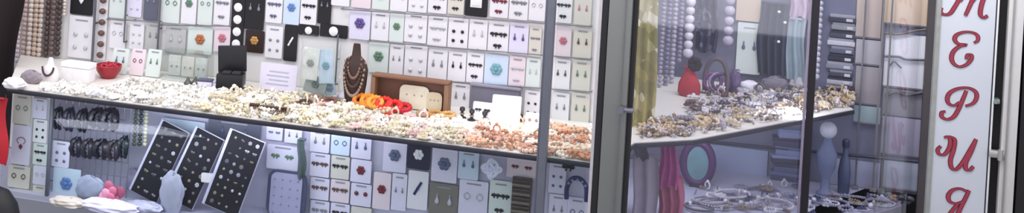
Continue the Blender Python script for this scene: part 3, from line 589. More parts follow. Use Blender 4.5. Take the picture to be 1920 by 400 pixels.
lrow([(582, 378, 617, 416, 'v', 'bow', 'g'), (620, 383, 655, 420, 'v', 'bow', 'k'), (658, 390, 696, 424, 'c', 'bow', 'n')], 'fourth row of lower window')
# left rack cards
def side_rack(cards, where): row(cards, where, 'cards on the left end rack', .035)
side_rack([(24, 178, 59, 232, 'c', 'hoop', 'e'), (22, 236, 58, 308, 'v', 'pend', 'r'), (14, 312, 57, 352, 'c', 'hoop', 'n'), (24, 356, 57, 394, 'c', 'stud', 'g')], 'outer column of left end rack')
side_rack([(62, 186, 89, 222, 'v', 'drop', 's'), (62, 225, 89, 267, 'w', 'stud', 'k'), (62, 270, 89, 309, 'm', 'bow', 'k'), (62, 312, 88, 346, 'v', 'hoop', 's'), (61, 349, 88, 386, 'c', 'hoop', 'g')], 'inner column of left end rack')
row([(98, 266, 131, 313, 'v', 'stud', 'l'), (98, 317, 152, 377, 'b', 'flower', 'b')], 'pair right of the rack post', 'cards on the left end rack', .05)
a, b = on_p(22, 170, .041), on_p(22, 398, .041)
for px, lab in ((41, 'thin grey rack strip behind the outer card column'), (76, 'thin grey rack strip behind the inner card column')):
    a = on_p(px, 186, .039); bm = bm_new(); add_box(bm, (0, 0, (ZC-.012-ZL)/2), (.030, .003, ZC-.012-ZL), .001); tag(obj('rack_strip', bm, mat('#a8a49e', .5), None, frame((a.x, a.y, ZL), ANG)), lab, 'rack', 'rack strips at the left end')
# dark hair claws on a wire grid
ga = on_p(101, 190, .075); t = thing('wire_grid', 'grey wire grid rack with dark hair claws hooked on it', 'rack', frame((ga.x, ga.y, ZL), ANG))
gw = (on_p(246, 190, .075)-ga).length; gh = ZC-.014-ZL
bm = bm_new()
for i in range(13): add_cyl(bm, (gw*i/12, 0, 0), (gw*i/12, 0, gh), .0012, seg=6)
obj('upright_wires', bm, mat('#8d8c98', .4, .4), t)
bm = bm_new()
for i in range(7): add_cyl(bm, (0, -.002, gh*(i+.5)/7), (gw, -.002, gh*(i+.5)/7), .0012, seg=6)
obj('cross_wires', bm, mat('#8d8c98', .4, .4), t)
def claw(px, py, wpx, hpx, col, label):
    p = on_p(px, py, .060); k = p.y/F; t = thing('hair_claw', label, 'hair claw', frame(p, ANG), 'dark hair claws on the wire grid')
    for sg_ in (-1, 1):
        bm = bm_new(); pts = spline([(sg_*1.5*k, .004, hpx*.48*k), (sg_*wpx*.42*k, -.004, hpx*.25*k), (sg_*wpx*.46*k, -.006, -hpx*.15*k), (sg_*wpx*.22*k, 0, -hpx*.5*k)], 5)
        add_tube(bm, pts, [wpx*.22*k]*3+[wpx*.30*k]*(len(pts)-6)+[wpx*.2*k]*3, 8)
        for j in range(3): z = (-.35+.2*j)*hpx*k; add_cyl(bm, (sg_*wpx*.36*k, -.003, z), (sg_*1.2*k, -.003, z-3*k), .9*k, seg=5)
        obj('claw_half', bm, mat(col, .25, 0, .2, 70), t)
    bm = bm_new(); add_cyl(bm, (-4*k, .004, hpx*.42*k), (4*k, .004, hpx*.42*k), 2.6*k); add_cyl(bm, (0, .004, hpx*.42*k), (0, .014, hpx*.5*k), .8*k, seg=6); obj('spring', bm, STEEL, t)
for i, (px, py, w_, h_) in enumerate([(110, 222, 16, 40), (131, 224, 17, 42), (156, 226, 17, 42), (184, 222, 24, 34), (208, 224, 26, 38)]):
    claw(px, py, w_, h_, ['#1c1a2a', '#25233a', '#1a1824', '#161420', '#1e1828'][i], 'dark hair claw, %s in the upper row of the wire grid' % ORD[i+1])
for i, (px, py, w_, h_) in enumerate([(144, 276, 18, 34), (166, 279, 18, 34), (191, 280, 24, 32), (214, 282, 20, 34), (233, 276, 15, 40)]):
    claw(px, py, w_, h_, ['#23202e', '#2a2530', '#1c1a26', '#332b33', '#152026'][i], 'dark hair claw, %s in the lower row of the wire grid' % ORD[i+1])
for i, (px, c, nm, r) in enumerate([(256, '#3c4433', 'dark olive', .005), (266, '#2a3027', 'blackish green', .0055), (276, '#b9b695', 'pale straw', .0045)]):
    strand(px, 196, 275, r, c, '%s bead strand right of the wire grid' % nm, 'strands beside the wire grid', .07)
# black velvet boards with pale earrings
def velvet(cx, cy, wpx, lpx, tilt, back, rows_, cols_, label, cseed):
    p = on_p(cx, cy, back); k = p.y/F; p.z = ZL+.004+.5*k*(lpx*math.cos(tilt)*math.cos(.2)+wpx*math.sin(tilt)); t = thing('velvet_board', label, 'display board', frame(p, ANG, -.2, tilt), 'black earring boards in the lower window')
    W, H = wpx*k, lpx*k
    bm = bm_new(); add_box(bm, (0, .003, 0), (W, .005, H), .001); obj('board', bm, mat('#c3bfd4', .5), t)
    bm = bm_new(); add_box(bm, (W*.035, -.0008, 0), (W*.90, .003, H*.98), .001); obj('velvet_pad', bm, mat('#15131c', .9, 0, .2), t)
    r_ = random.Random(cseed); cs = ['#8f8a96', '#6b6764', '#b0adb8', '#857d66', '#5c5862']
    for i in range(rows_):
        for j in range(cols_):
            if r_.random() < .1: continue
            kd = r_.choice(['stud', 'stud', 'flower', 'bow']); s_ = W*.82/cols_*r_.uniform(.24, .33)
            link(PART[kd], motif(kd, r_.choice(cs)), t, Matrix.Translation((W*.05+W*.82*((j+.5)/cols_-.5), -.0022, H*.94*((i+.5)/rows_-.5))) @ Matrix.Rotation(r_.uniform(-.4, .4), 4, 'Y') @ Matrix.Diagonal((s_, s_, s_, 1)))
    bm = bm_new(); add_box(bm, (0, .007, H*.05), (W*.3, .003, H*.6)); obj('easel_leg', bm, mat('#5a5866', .6), t)
velvet(297, 318, 62, 142, .33, .070, 8, 3, 'black velvet earring board, leftmost of the three leaning boards', 1)
velvet(363, 324, 64, 140, .33, .064, 8, 3, 'black velvet earring board between the other two leaning boards', 2)
velvet(437, 336, 76, 146, .25, .058, 9, 4, 'black velvet earring board crowded with silver pieces, rightmost of three', 5)
make_card(300, 226, 386, 252, 'b', 'none', 'g', 'wide pale blue blank card above the velvet boards', None, CL)
make_card(388, 228, 490, 268, 's', 'drop', 'l', 'wide slate card above the rightmost velvet board', None, CL)
make_card(378, 326, 402, 342, 'w', 'none', 'g', 'tiny white tag stuck between two velvet boards', None, .055, spin=.1, name='price_tag', cat='tag')
# framed lilac panel
p = on_p(535, 375, .10); k = p.y/F; t = thing('framed_panel', 'rounded slate framed lilac panel right of the velvet boards', 'display board', frame((p.x, p.y, ZL), ANG, -.05))
zb = on_p(535, 322, .10).z-ZL; W = 78*k
bm = bm_new(); add_prism(bm, rrect(W, zb, .018, 5), 0, .006); obj('frame', bm, mat('#414660', .5), t)
bm = bm_new(); add_prism(bm, rrect(W*.80, zb*.95, .012, 5), -.003, .001); obj('panel', bm, mat('#9d9ab6', .5, 0, .1, 40), t)
for i in range(4):
    for j in range(5): link('stud_earring', motif('stud', '#8581a0'), t, Matrix.Translation((W*.8*((i+.5)/4-.5), -.003, zb*.9*(j+.5)/5)) @ Matrix.Diagonal((.0035, .0035, .0035, 1)))
make_card(500, 274, 560, 318, 'v', 'bow', 'e', 'lilac card with green bows above the slate framed panel', None, .118)
def cloth(px0, py0, px1, py1, col, label, back, folds=3, amp=.006, P=None, name='cloth', cat='cloth', group=None, m=None, taper=0., z_ball=None):
    a = on_p((px0+px1)/2, py0, back, P); b = on_p((px0+px1)/2, py1, back, P); k = a.y/F; W, H = (px1-px0)*k/.975, a.z-b.z
    t = thing(name, label, cat, frame((a.x, a.y, b.z), ANG), group); bm = bm_new(); nx, nz = 28, 14; r_ = random.Random(int(px0))
    ph = [r_.uniform(0, 6) for _ in range(4)]
    def pt(i, j, off):
        u, v = i/nx-.5, j/nz; w_ = W*(1-taper*v)*(1+.05*math.sin(v*7+ph[0]))
        y = amp*math.sin(u*folds*2*math.pi+ph[1]+.8*math.sin(v*3+ph[2]))*(1-.4*v)
        return Vector((u*w_+.003*math.sin(v*5+ph[3]), y+off, v*H+.004*math.sin(u*9+ph[0])*(1-v)))
    F_ = [[bm.verts.new(pt(i, j, 0)) for i in range(nx+1)] for j in range(nz+1)]; B_ = [[bm.verts.new(pt(i, j, .002)) for i in range(nx+1)] for j in range(nz+1)]
    for j in range(nz):
        for i in range(nx):
            bm.faces.new((F_[j][i], F_[j][i+1], F_[j+1][i+1], F_[j+1][i])); bm.faces.new((B_[j+1][i], B_[j+1][i+1], B_[j][i+1], B_[j][i]))
    for j in range(nz): bm.faces.new((F_[j][0], F_[j+1][0], B_[j+1][0], B_[j][0])); bm.faces.new((B_[j][nx], B_[j+1][nx], F_[j+1][nx], F_[j][nx]))
    for i in range(nx): bm.faces.new((F_[0][i+1], F_[0][i], B_[0][i], B_[0][i+1])); bm.faces.new((F_[nz][i], F_[nz][i+1], B_[nz][i+1], B_[nz][i]))
    obj('fabric', bm, m or mat(col, .8, 0, .2, 40), t)
    bm = bm_new(); add_cyl(bm, (-W*.45*(1-taper), .001, H), (W*.45*(1-taper), .001, H), .003); obj('hem', bm, mat(col, .7), t)
    return t
cloth(560, 262, 574, 335, '#4b5a58', 'narrow dark green ribbon hanging beside the lilac bow card', .10, 1, .004, name='ribbon', cat='ribbon')
# crumpled bags, flower and bundles on the lower shelf
def crumple(px, py, wpx, hpx, dpx, col, label, name='plastic_bag', cat='bag', z=ZL, seed=1, rough=.35, group=None, M=None, amp=.16):
    p = on_z(px, py, z); k = p.y/F; r_ = random.Random(seed); t = thing(name, label, cat, frame((p.x, p.y, z), ANG), group)
    bm = bm_new(); add_ball(bm, (0, 0, 0), 1, 4); dirs = [(Vector((r_.gauss(0, 1), r_.gauss(0, 1), r_.gauss(0, 1))).normalized(), r_.uniform(3, 7), r_.uniform(0, 6)) for _ in range(9)]
    for v in bm.verts:
        n = v.co.normalized(); f = 1+amp*sum(abs(math.sin(n.dot(d)*q+ph))-.5 for d, q, ph in dirs)/2.4
        v.co = Vector((n.x*wpx/2*k*f, n.y*dpx/2*k*f, max(0, (n.z*f+.82)*hpx/1.85*k)))
    obj('bag_body', bm, mat(col, rough, 0, .12, 30), t)
    bm = bm_new(); add_ball(bm, (0, 0, hpx*.97*k), 2.6*k, 2, (1.6, .9, 1)); add_tube(bm, spline([(0, 0, hpx*.97*k), (4*k, -2*k, hpx*1.05*k), (9*k, -3*k, hpx*1.02*k)], 4), 1.2*k, 6); obj('tie', bm, mat(col, rough), t); return t
crumple(205, 397, 110, 22, 40, '#cfcfe4', 'crumpled pale lilac bag on the shelf under the pink rose', seed=2)
crumple(268, 396, 70, 18, 36, '#c4c2da', 'crumpled lilac bag at the foot of the first velvet board', seed=3)
crumple(128, 388, 70, 18, 30, '#b9b4a8', 'crumpled beige bag on the shelf beside the rack post', seed=4)
crumple(320, 399, 44, 74, 14, '#a9abc0', 'tall grey lilac bag leaning between two velvet boards', seed=5)
crumple(168, 378, 54, 46, 20, '#9ba0b8', 'grey blue crumpled bag left of the pink rose', seed=6)
crumple(250, 356, 30, 40, 20, '#a7a2bb', 'small lilac bag right of the pink rose', seed=7)
crumple(920, 342, 46, 42, 16, '#e3e4f2', 'shiny white crumpled bag in the upper lower window', seed=8, z=ZL+.055) if False else None
p = on_p(922, 316, .108); t = thing('crinkled_bow', 'shiny white crinkled ribbon bow pinned under the counter', 'bow', frame(p, ANG)); k = p.y/F
for i in range(7): a = i*.9; bm = bm_new(); add_torus(bm, (10*k*math.cos(a), -.004, 9*k*math.sin(a)), 8*k, 3.2*k, Matrix.Rotation(a, 4, 'Y') @ Matrix.Rotation(1.1, 4, 'X'), 16, 6, (1.2, .6)); obj('loop', bm, mat('#dfe1f2', .2), t)
bm = bm_new(); add_ball(bm, (0, -.006, 0), 6*k, 2); obj('knot', bm, mat('#cfd2ea', .25), t)
# pink fabric rose
p = on_z(214, 386, ZL); k = p.y/F; t = thing('fabric_rose', 'pink fabric rose standing on the lower shelf at left', 'flower', frame((p.x, p.y-.015, ZL+24*k), ANG))
for i in range(9):
    a = i*2.4; R = (7+1.7*i)*k; bm = bm_new(); add_ball(bm, (R*math.cos(a)*.8, -(12-i)*1.4*k, R*math.sin(a)*.9+2*k), (9+.6*i)*k, 2, (1, .35, .85), Matrix.Rotation(-a, 4, 'Y')); obj('petal', bm, mat(['#b4607c', '#c98aa0', '#a8506e'][i % 3], .7), t)
# brown comb pack
p = on_p(977, 372, .105); k = p.y/F; t = thing('comb_pack', 'dark brown ribbed pack hanging left of the slim post', 'pack', frame((p.x, p.y, p.z), ANG))
bm = bm_new(); add_box(bm, (0, .004, 0), (38*k, .008, 76*k), .002); obj('backing', bm, mat('#5c5450', .6), t)
for i in range(9): bm = bm_new(); add_cyl(bm, (-17*k, -.003, (-33+8.2*i)*k), (17*k, -.003, (-33+8.2*i)*k), 3.1*k, seg=8); obj('rib', bm, mat(['#4a403c', '#756a60'][i % 2], .5), t)
# blue arch bracelet and black piece
p = on_p(1082, 352, .108); k = p.y/F; bm = bm_new(); add_tube(bm, spline([(-19*k, 0, -24*k), (-19*k, 0, -2*k), (-11*k, 0, 14*k), (4*k, 0, 17*k), (17*k, 0, 4*k), (19*k, 0, -24*k)], 6), 4.5*k, 8)
t = thing('hair_hoop', 'dark blue arched hair hoop hanging beside the corner post', 'hair hoop', frame(p, ANG)); obj('hoop_body', bm, mat('#353a63', .5), t)
bm = bm_new()
for i in range(5): a = math.pi*(.15+.17*i); add_ball(bm, (18*k*math.cos(a), -4*k, 16*k*math.sin(a)-1*k), 3*k, 1)
obj('stone', bm, mat('#8d92b8', .2), t)
p = on_p(1066, 314, .108); k = p.y/F; t = thing('hair_bow', 'small black hair bow under the counter beside the slim post', 'hair bow', frame(p, ANG)); s_ = 13*k
link('bow', motif('bow', '#15141c'), t, Matrix.Diagonal((s_, s_, s_, 1))); bm = bm_new(); add_box(bm, (0, .004, 0), (22*k, .004, 5*k), .001); obj('clip', bm, STEEL, t)
make_card(1064, 372, 1100, 430, 'v', 'hoop', 'l', 'lilac card with slate hoops under the dark blue hair hoop', None, CL)

# ------------------------------------------------------------------ left edge of the picture, outside the kiosk
t = cloth(-60, -60, 50, 160, '#1c1112', 'dark brown coat hanging at the left edge above the counter', .17, 2, .02, name='hanging_coat', cat='coat', m=mat('#1c1112', .9, 0, .4, 20))
t = cloth(-70, 182, 16, 308, '#a01c24', 'red scarf end hanging at the far left edge below the counter', -.03, 2, .012, name='scarf', cat='scarf', m=mat('#a81c26', .8, 0, .15, 40))
pb = on_p(-8, 350, -.12); zt = pb.z
bm = bm_new(); add_box(bm, (0, 0, .2), (.30, .24, .40), .006); t = thing('crate', 'plain wooden crate under the black bag outside the kiosk', 'crate', frame((pb.x-.05, pb.y, 0), ANG)); obj('crate_body', bm, mat('#6d5640', .7, 0, .2, 20), t)
for z in (.08, .2, .32): bm = bm_new(); add_box(bm, (0, -.124, z), (.30, .008, .07), .002); obj('slat', bm, mat('#7d644b', .7, 0, .2, 20), t)
t = thing('shoulder_bag', 'black round-topped bag at the lower left corner', 'bag', frame((pb.x, pb.y, .401), ANG)); hh = zt-.401
bm = bm_new(); add_lathe(bm, [(.050, 0), (.058, .01), (.060, hh*.45), (.057, hh*.78), (.046, hh*.90), (.028, hh*.975), (.008, hh)], 28, (0, 0, 0), (1, .8)); obj('bag_body', bm, mat('#0c0b0d', .6), t)
bm = bm_new(); add_torus(bm, (0, -.03, hh*.55), .03, .004, Matrix.Rotation(math.pi/2, 4, 'X'), 18, 6); obj('strap', bm, mat('#131114', .5), t)
M_, s = stand(30, 168); k = 1/s
crumple(28, 166, 44, 20, 26, '#e9e5e1', 'white cloth bundle at the far left end of the counter', 'cloth_bundle', 'cloth', ZC, 12, .8)
crumple(58, 156, 40, 24, 18, '#8d8389', 'grey mauve cloth pouch beside the white bundle', 'cloth_pouch', 'pouch', ZC, 13, .8)

# ------------------------------------------------------------------ right-hand window: hanging goods
RC = RB-.010
olive = speckle('olive_print', ['#8d8a4e', '#a39a5c', '#b5ad7c', '#8a8350', '#d6d0b4', '#968f5e'], 45, .8)
cloth(1192, -30, 1240, 246, '#9a935c', 'olive yellow printed scarf hanging right of the corner post', .12, 3, .005, S1, name='scarf', cat='scarf', m=olive)
for i, (px, y1, r, c, nm) in enumerate([(1247, 236, .0058, '#9d97a6', 'grey mauve'), (1258, 232, .0062, '#7f7b92', 'slate mauve'), (1269, 226, .0062, '#aaa5b4', 'pale lilac'), (1281, 118, .0060, '#8c839c', 'dusty violet')]):
    strand(px, -20, y1, r, c, '%s bead strand, %s right of the olive scarf' % (nm, ORD[i+1]), 'bead strands in the right window', on_p(px, 100, RC) and RC-.16+.03*i, rough=.25)
strand(1297, -20, 108, .0115, '#d8d4de', 'big white bead strand above the red pouch', None, RC-.02, rough=.25)
strand(1370, -8, 86, .0120, '#b4aebf', 'big lilac white bead strand right of the navy scarf', None, RC-.02, rough=.25)
cloth(1310, -30, 1348, 98, '#2b2c48', 'navy patterned scarf hanging between two big bead strands', RC-.012, 3, .008, name='scarf', cat='scarf', m=speckle('navy_print', ['#26273f', '#31324f', '#262640', '#6d6c86', '#2b2b4a', '#3b3a58'], 90, .8))
make_card(1383, -30, 1425, 39, 'e', 'none', 'g', 'beige blank card above the tall white card at right', None, RC)
make_card(1383, 44, 1425, 138, 'm', 'drop', 'l', 'tall pale card with slate drops in the right window', None, RC, name='jewellery_card')
t = cloth(1427, 6, 1478, 142, '#30374a', 'dark slate blue folded shawl in the right window', RC-.016, 4, .010, name='shawl', cat='shawl')
for px, py in ((1461, 22), (1472, 42), (1460, 78)):
    pp = on_p(px, py, RC-.034); o = link('pearl_pin', motif('bead', '#e6e3ea'), t, t.matrix_world.inverted() @ frame(pp, ANG) @ Matrix.Diagonal((.008, .008, .008, 1)))
cloth(1480, 36, 1512, 152, '#8d9ea6', 'grey teal shawl hanging left of the black mullion', RC-.014, 2, .008, name='shawl', cat='shawl')
cloth(1484, -30, 1518, 34, '#b7a4b6', 'pale mauve scarf above the grey teal shawl', RC-.014, 2, .006, name='scarf', cat='scarf')
strand(1540, -20, 150, .0075, '#b9b7c4', 'pale grey bead strand just right of the black mullion', None, RC-.02, rough=.25)
# tray stack on the shelf
M_, s = stand(1573, 172); k = 1/s; zz = ZC
TC = [('#33354a', 'navy'), ('#a9a9b3', 'pale grey'), ('#3b3d4f', 'slate'), ('#7f8290', 'mid grey'), ('#26283a', 'blackish'), ('#595c70', 'blue grey'), ('#c3c3cc', 'whitish'), ('#454a58', 'dark grey'), ('#8a9093', 'greenish grey'), ('#3e404e', 'charcoal')]
for i, (c, nm) in enumerate(TC):
    h_ = 15.4*k; t = thing('bracelet_tray', '%s tray, %s from the bottom of the stack beside the mullion' % (nm, ORD[i+1]), 'tray', M_ @ Matrix.Translation(((i % 3-1)*1.5*k, 0, zz-ZC+.0004)), 'stacked trays in the right window')
    w_ = (50-(i % 3)*3)*k; bm = bm_new(); add_box(bm, (0, 0, h_*.3), (w_, 30*k, h_*.55), .0015); obj('tray_base', bm, mat(c, .5), t)
    bm = bm_new(); add_box(bm, (0, 0, h_*.72), (w_*.92, 26*k, h_*.4), .001); obj('lining', bm, mat(['#9b9ca6', '#3a3b48', '#8b8c99'][i % 3], .7), t)
    bm = bm_new(); add_box(bm, (w_*.26, -15.6*k, h_*.33), (w_*.24, 1.4*k, h_*.34), .0006); obj('front_tag', bm, mat('#c9c7cc', .5), t); zz += h_*.93+.0004
# red pouch, mauve arch
M_, s = stand(1291, 180); k = 1/s; t = thing('drawstring_pouch', 'red cloth pouch with dark round rosette on top', 'pouch', M_)
bm = bm_new(); add_lathe(bm, [(16*k, 0), (21*k, 6*k), (20*k, 22*k), (13*k, 38*k), (8*k, 46*k), (12*k, 54*k)], 22, (0, 0, 0), (1, .7))
for v in bm.verts: a = math.atan2(v.co.y, v.co.x); f = 1+.08*math.sin(a*9); v.co.x *= f; v.co.y *= f
obj('pouch_body', bm, mat('#a8303c', .8), t)
for i in range(7): a = i*.9; bm = bm_new(); add_ball(bm, ((9+7*math.cos(a))*k, -8*k, (62+8*math.sin(a))*k), 7*k, 2, (1, .5, 1)); obj('rosette_petal', bm, mat('#241a20', .7), t)
M_, s = stand(1341, 176); k = 1/s; t = thing('arch_stand', 'grey mauve arched bangle stand right of the red pouch', 'stand', M_)
bm = bm_new(); add_tube(bm, spline([(-20*k, 0, 2*k), (-21*k, 0, 34*k), (-13*k, 0, 58*k), (0, 0, 66*k), (13*k, 0, 58*k), (21*k, 0, 34*k), (20*k, 0, 2*k)], 6), 4.5*k, 8); obj('arch', bm, mat('#5b5058', .5), t)
bm = bm_new(); add_box(bm, (0, 0, 2*k), (52*k, 24*k, 4*k), .001); obj('base', bm, mat('#6e6470', .5), t)
for x, c in ((-6, '#6a3f70'), (4, '#8f86a0'), (9, '#4b2f58')): bm = bm_new(); add_torus(bm, (x*k, 0, 22*k), 16*k, 3.4*k, Matrix.Rotation(1.45, 4, 'X') @ Matrix.Rotation(.2, 4, 'Y'), 20, 6); obj('bangle', bm, mat(c, .3), t)
for i, (px, py, w_, h_, c, lab) in enumerate([(1376, 176, 22, 44, '#574568', 'small dark violet bag on the shelf before the tall pale card'), (1404, 172, 40, 20, '#d9d7de', 'white crumpled bag on the shelf under the tall pale card'), (1452, 170, 46, 26, '#6c6672', 'grey crumpled pouch on the shelf under the slate shawl'), (1496, 168, 34, 22, '#a9a3a6', 'pale grey pouch on the shelf left of the mullion')]):
    crumple(px, py, w_, h_, 18, c, lab, 'small_bag', 'bag', ZC, 30+i, .5)
# upper boards stand in for a street reflection; posts of the far right bay
def board(px0, py0, px1, py1, col, label, off=.004, name='pale_board', m=None, th=.006):
    a, b = on_p(px0, (py0+py1)/2, RB-.0005), on_p(px1, (py0+py1)/2, RB-.0005); c1, c2 = on_p((px0+px1)/2, py0, RB), on_p((px0+px1)/2, py1, RB)
    bm = bm_new(); W = (b-a).length; add_box(bm, (0, -th/2, (c1.z-c2.z)/2), (W*.985, th, c1.z-c2.z), .0015); c = (a+b)/2
    t = thing(name, label, 'board', frame((c.x, c.y, c2.z), ANG), 'boards in the far right bay'); obj('sheet', bm, m or mat(col, .6, 0, .07, 12), t)
    bm = bm_new(); add_box(bm, (0, -th-.001, .002), (W*.985, .002, .004), .0006); obj('edge_strip', bm, mat('#77747c', .5), t); return t
board(1606, -40, 1654, 72, '#c9bab0', 'taupe board standing in for street reflection at top, beside the tray stack')
board(1659, -40, 1742, 48, '#ead2b6', 'warm beige board standing in for street reflection, top right by the sign')
board(1604, 74, 1653, 122, '#b9b5ba', 'pale grey board standing in for street reflection under the taupe board')
board(1603, 124, 1652, 196, '#a39c9e', 'dull grey board standing in for street reflection, third down beside tray stack')
board(1657, 64, 1740, 166, '#eeeff4', 'white board standing in for street reflection below the beige one by the sign')
board(1655, 168, 1738, 218, '#85838a', 'dark grey board standing in for street reflection under the white one')
board(1600, 198, 1651, 232, '#9db0b4', 'pale teal board standing in for street reflection at shelf height')
board(1652, 220, 1736, 292, '#9a96a8', 'lilac grey board standing in for street reflection above the dark rail')
board(1552, 300, 1650, 352, '#a9aac2', 'pale lilac board under the dark rail right of mullion')
board(1652, 304, 1734, 356, '#a7aebc', 'bluish grey board under the dark rail next to the sign')
board(1330, 276, 1440, 326, '#a1acc8', 'light blue board under the dark rail at the middle of right window')
board(1440, 268, 1500, 300, '#7484a8', 'small mid blue board behind the stacked slate boxes') if False else None
def cable(pts, r, col, label, back=RB-.013):
    P = [on_p(x, y, back) for x, y in pts]; bm = bm_new(); add_tube(bm, spline(P, 6), r, 6); tag(obj('cable', bm, mat(col, .5), None), label, 'cable', 'dark cables in the far right bay')
cable([(1658, 62), (1685, 64), (1710, 59), (1738, 55)], .0032, '#6b5f5c', 'dark cable sagging between the beige and white boards')
cable([(1658, 106), (1685, 107), (1700, 112), (1738, 113)], .0028, '#4d5058', 'dark cable crossing the middle of the white board')
cable([(1668, 124), (1676, 116), (1684, 122), (1690, 128)], .0022, '#5a5c66', 'short curled dark cable on the white board')
cable([(1660, 180), (1680, 172), (1700, 178), (1736, 172)], .0045, '#4f4c54', 'thick dark cable across the dark grey board')
for px, lab, c in ((1656, 'thin glass edge upright in the far right bay next to the white board', '#6f7472'), (1606, 'thin grey upright right of the tray stack', '#777a80'), (1640, 'faint grey upright between the two right uprights', '#8f8c8c')):
    a = on_p(px, 300, RB-.02); bm = bm_new(); add_box(bm, (0, 0, .35), (.0045, .006, .7), .001); add_box(bm, (0, 0, .004), (.016, .016, .008), .001); tag(obj('upright', bm, mat(c, .3, .2), None, frame((a.x, a.y, ZL), ANG)), lab, 'upright', 'thin uprights in the far right bay')
a, b = on_p(1300, 263, RB-.03), on_p(1736, 305, RB-.03); bm = bm_new(); d = b-a; add_cyl(bm, a, b, .0035)
for f in (.02, .5, .98): q = a+d*f; add_cyl(bm, q, q-N*.03, .003, seg=6)
tag(obj('shelf_rail', bm, mat('#2f3242', .4), None), 'dark horizontal rail across the lower right window', 'rail')

# heap on the right shelf
RJ = [('silver', ['#b9b6bd', '#a29ea8', '#d8d5da', '#8e8a96', '#c7b9c0']), ('dark', ['#4b3f49', '#5d4a4a', '#3f3a4a']), ('golden', ['#b09a72', '#c3ad8a', '#8d7757', '#d0c0a4'])]
r2 = random.Random(5)
def redge(px): return 268-(px-1190)*6/110 if px < 1300 else 262-(px-1300)*57/300
for i in range(190):
    px = r2.uniform(1205, 1600); ye = redge(px)-7; top = 176 if px > 1280 else 236
    if ye <= top: continue
    py = r2.uniform(top, ye); p = on_z(px, py, ZC); f = (ye-py)/60
    cn, cs = RJ[2] if f < .45 and r2.random() < .65 else RJ[1] if r2.random() < .25 else RJ[0]
    kind = r2.choice(['bracelet', 'ring', 'brooch', 'hair_clip', 'packet', 'brooch', 'bracelet']); s_ = r2.uniform(.010, .017)
    o = link(kind if kind != 'packet' else 'trinket_packet', jm(kind, r2.choice(cs)), None, frame((p.x, p.y, ZC+.002+r2.uniform(0, .006)), r2.uniform(0, 6.28), r2.uniform(-.3, .3), r2.uniform(-.3, .3)) @ Matrix.Diagonal((s_, s_, s_, 1)))
    tag(o, '%s %s in the jewellery heap behind the right-hand glass' % (cn, KW[kind]), KW[kind].split()[-1], '%s %ss heaped behind the right-hand glass' % (cn, KW[kind]))
pts = []
for i in range(900):
    px = r2.uniform(1200, 1600); ye = redge(px)-5; top = 168 if px > 1290 else 226
    if ye < top: continue
    p = on_z(px, r2.uniform(top, ye), ZC); r = r2.uniform(.0025, .005); pts.append((p.x, p.y, ZC+r+r2.uniform(0, .004), r))
beads('loose_beads', 'loose silver, brown and gold beads strewn on the right-hand shelf', pts, ['#b5b0b8', '#8d8178', '#5b4c4c', '#cfc6bc', '#a08a68'])

# ------------------------------------------------------------------ right-hand window: lower part
cloth(1234, 268, 1276, 352, '#b0408a', 'magenta ribbon hanging under the counter in the right window', .10, 3, .006, S1, name='ribbon', cat='ribbon', taper=.35, m=mat('#b2438c', .6, 0, .3, 60))
cloth(1236, 330, 1282, 420, '#c0587e', 'rose pink cloth below the magenta ribbon', .12, 3, .008, S1, name='cloth', cat='cloth', m=mat('#b5607c', .7, 0, .3, 60))
cloth(1190, 292, 1236, 430, '#a39aa6', 'pale grey mauve cloth right of the corner post, below the counter', .09, 2, .005, S1, name='cloth', cat='cloth')
cloth(1192, 272, 1216, 300, '#4a4856', 'small dark rag tucked under the counter by the corner post', .07, 1, .004, S1, name='rag', cat='cloth')
M_, s = stand(1306, 350, 0, ZL); k = 1/s; t = thing('round_purse', 'round dark purple purse with teal front standing on lower shelf', 'purse', M_)
Mx = Matrix.Rotation(math.pi/2, 4, 'X'); bm = bm_new(); add_torus(bm, (0, 0, 44*k), 34*k, 8*k, Mx, 28, 10, (.78, 1.12)); obj('rim', bm, mat('#43204f', .5), t)
bm = bm_new(); add_lathe(bm, [(1*k, -5*k), (26*k, -4*k), (27*k, 4*k), (1*k, 5*k)], 26); 
for v in bm.verts: v.co = Vector((v.co.x*.92, v.co.z, v.co.y*1.3+44*k))
obj('front', bm, mat('#5f7f86', .6, 0, .3, 40), t)
bm = bm_new(); add_box(bm, (0, 0, 2.5*k), (26*k, 18*k, 5*k), .001); obj('foot', bm, mat('#32203c', .5), t)
M_, s = stand(1475, 338, .1, ZL); k = 1/s; zz = 0
for i, (w_, c, nm) in enumerate([(62, '#34385a', 'dark navy'), (58, '#4c5478', 'slate blue'), (64, '#2b2d48', 'blackish blue'), (54, '#7b88ac', 'light steel blue'), (60, '#3c3f60', 'navy'), (50, '#8e9abf', 'pale blue')]):
    t = thing('slate_box', '%s flat box, %s from bottom of the stack left of mullion' % (nm, ORD[i+1]), 'box', M_ @ Matrix.Translation(((i % 2)*3*k, 0, zz)) @ Matrix.Rotation(.12*((i % 3)-1), 4, 'Z'), 'stacked flat boxes in the lower right window')
    bm = bm_new(); add_box(bm, (0, 0, 5.2*k), (w_*.95*k, 24*k, 10.4*k), .001); obj('box_body', bm, mat(c, .5), t)
    bm = bm_new(); add_box(bm, (0, 0, 13.2*k), (w_*k, 26*k, 5.6*k), .001); obj('lid', bm, mat(['#5a6086', '#2a2c46', '#8791b4'][i % 3], .45), t); zz += 16.2*k
M_, s = stand(1546, 366, 0, ZL); k = 1/s; t = thing('display_bust', 'grey blue display bust with a white ball top right of mullion', 'bust', M_)
bm = bm_new(); add_lathe(bm, [(15*k, 0), (16*k, 4*k), (9*k, 10*k), (8*k, 34*k), (17*k, 52*k), (19*k, 78*k), (10*k, 98*k), (7*k, 108*k)], 22, (0, 0, 0), (1, .7)); obj('bust_form', bm, mat('#717b98', .5), t)
bm = bm_new(); add_ball(bm, (0, 0, 122*k), 16*k, 3); obj('ball_top', bm, mat('#dfe2ee', .35), t)
M_, s = stand(1581, 362, 0, ZL); k = 1/s; t = thing('tall_bottle', 'dark grey blue slender bottle right of the display bust', 'bottle', M_)
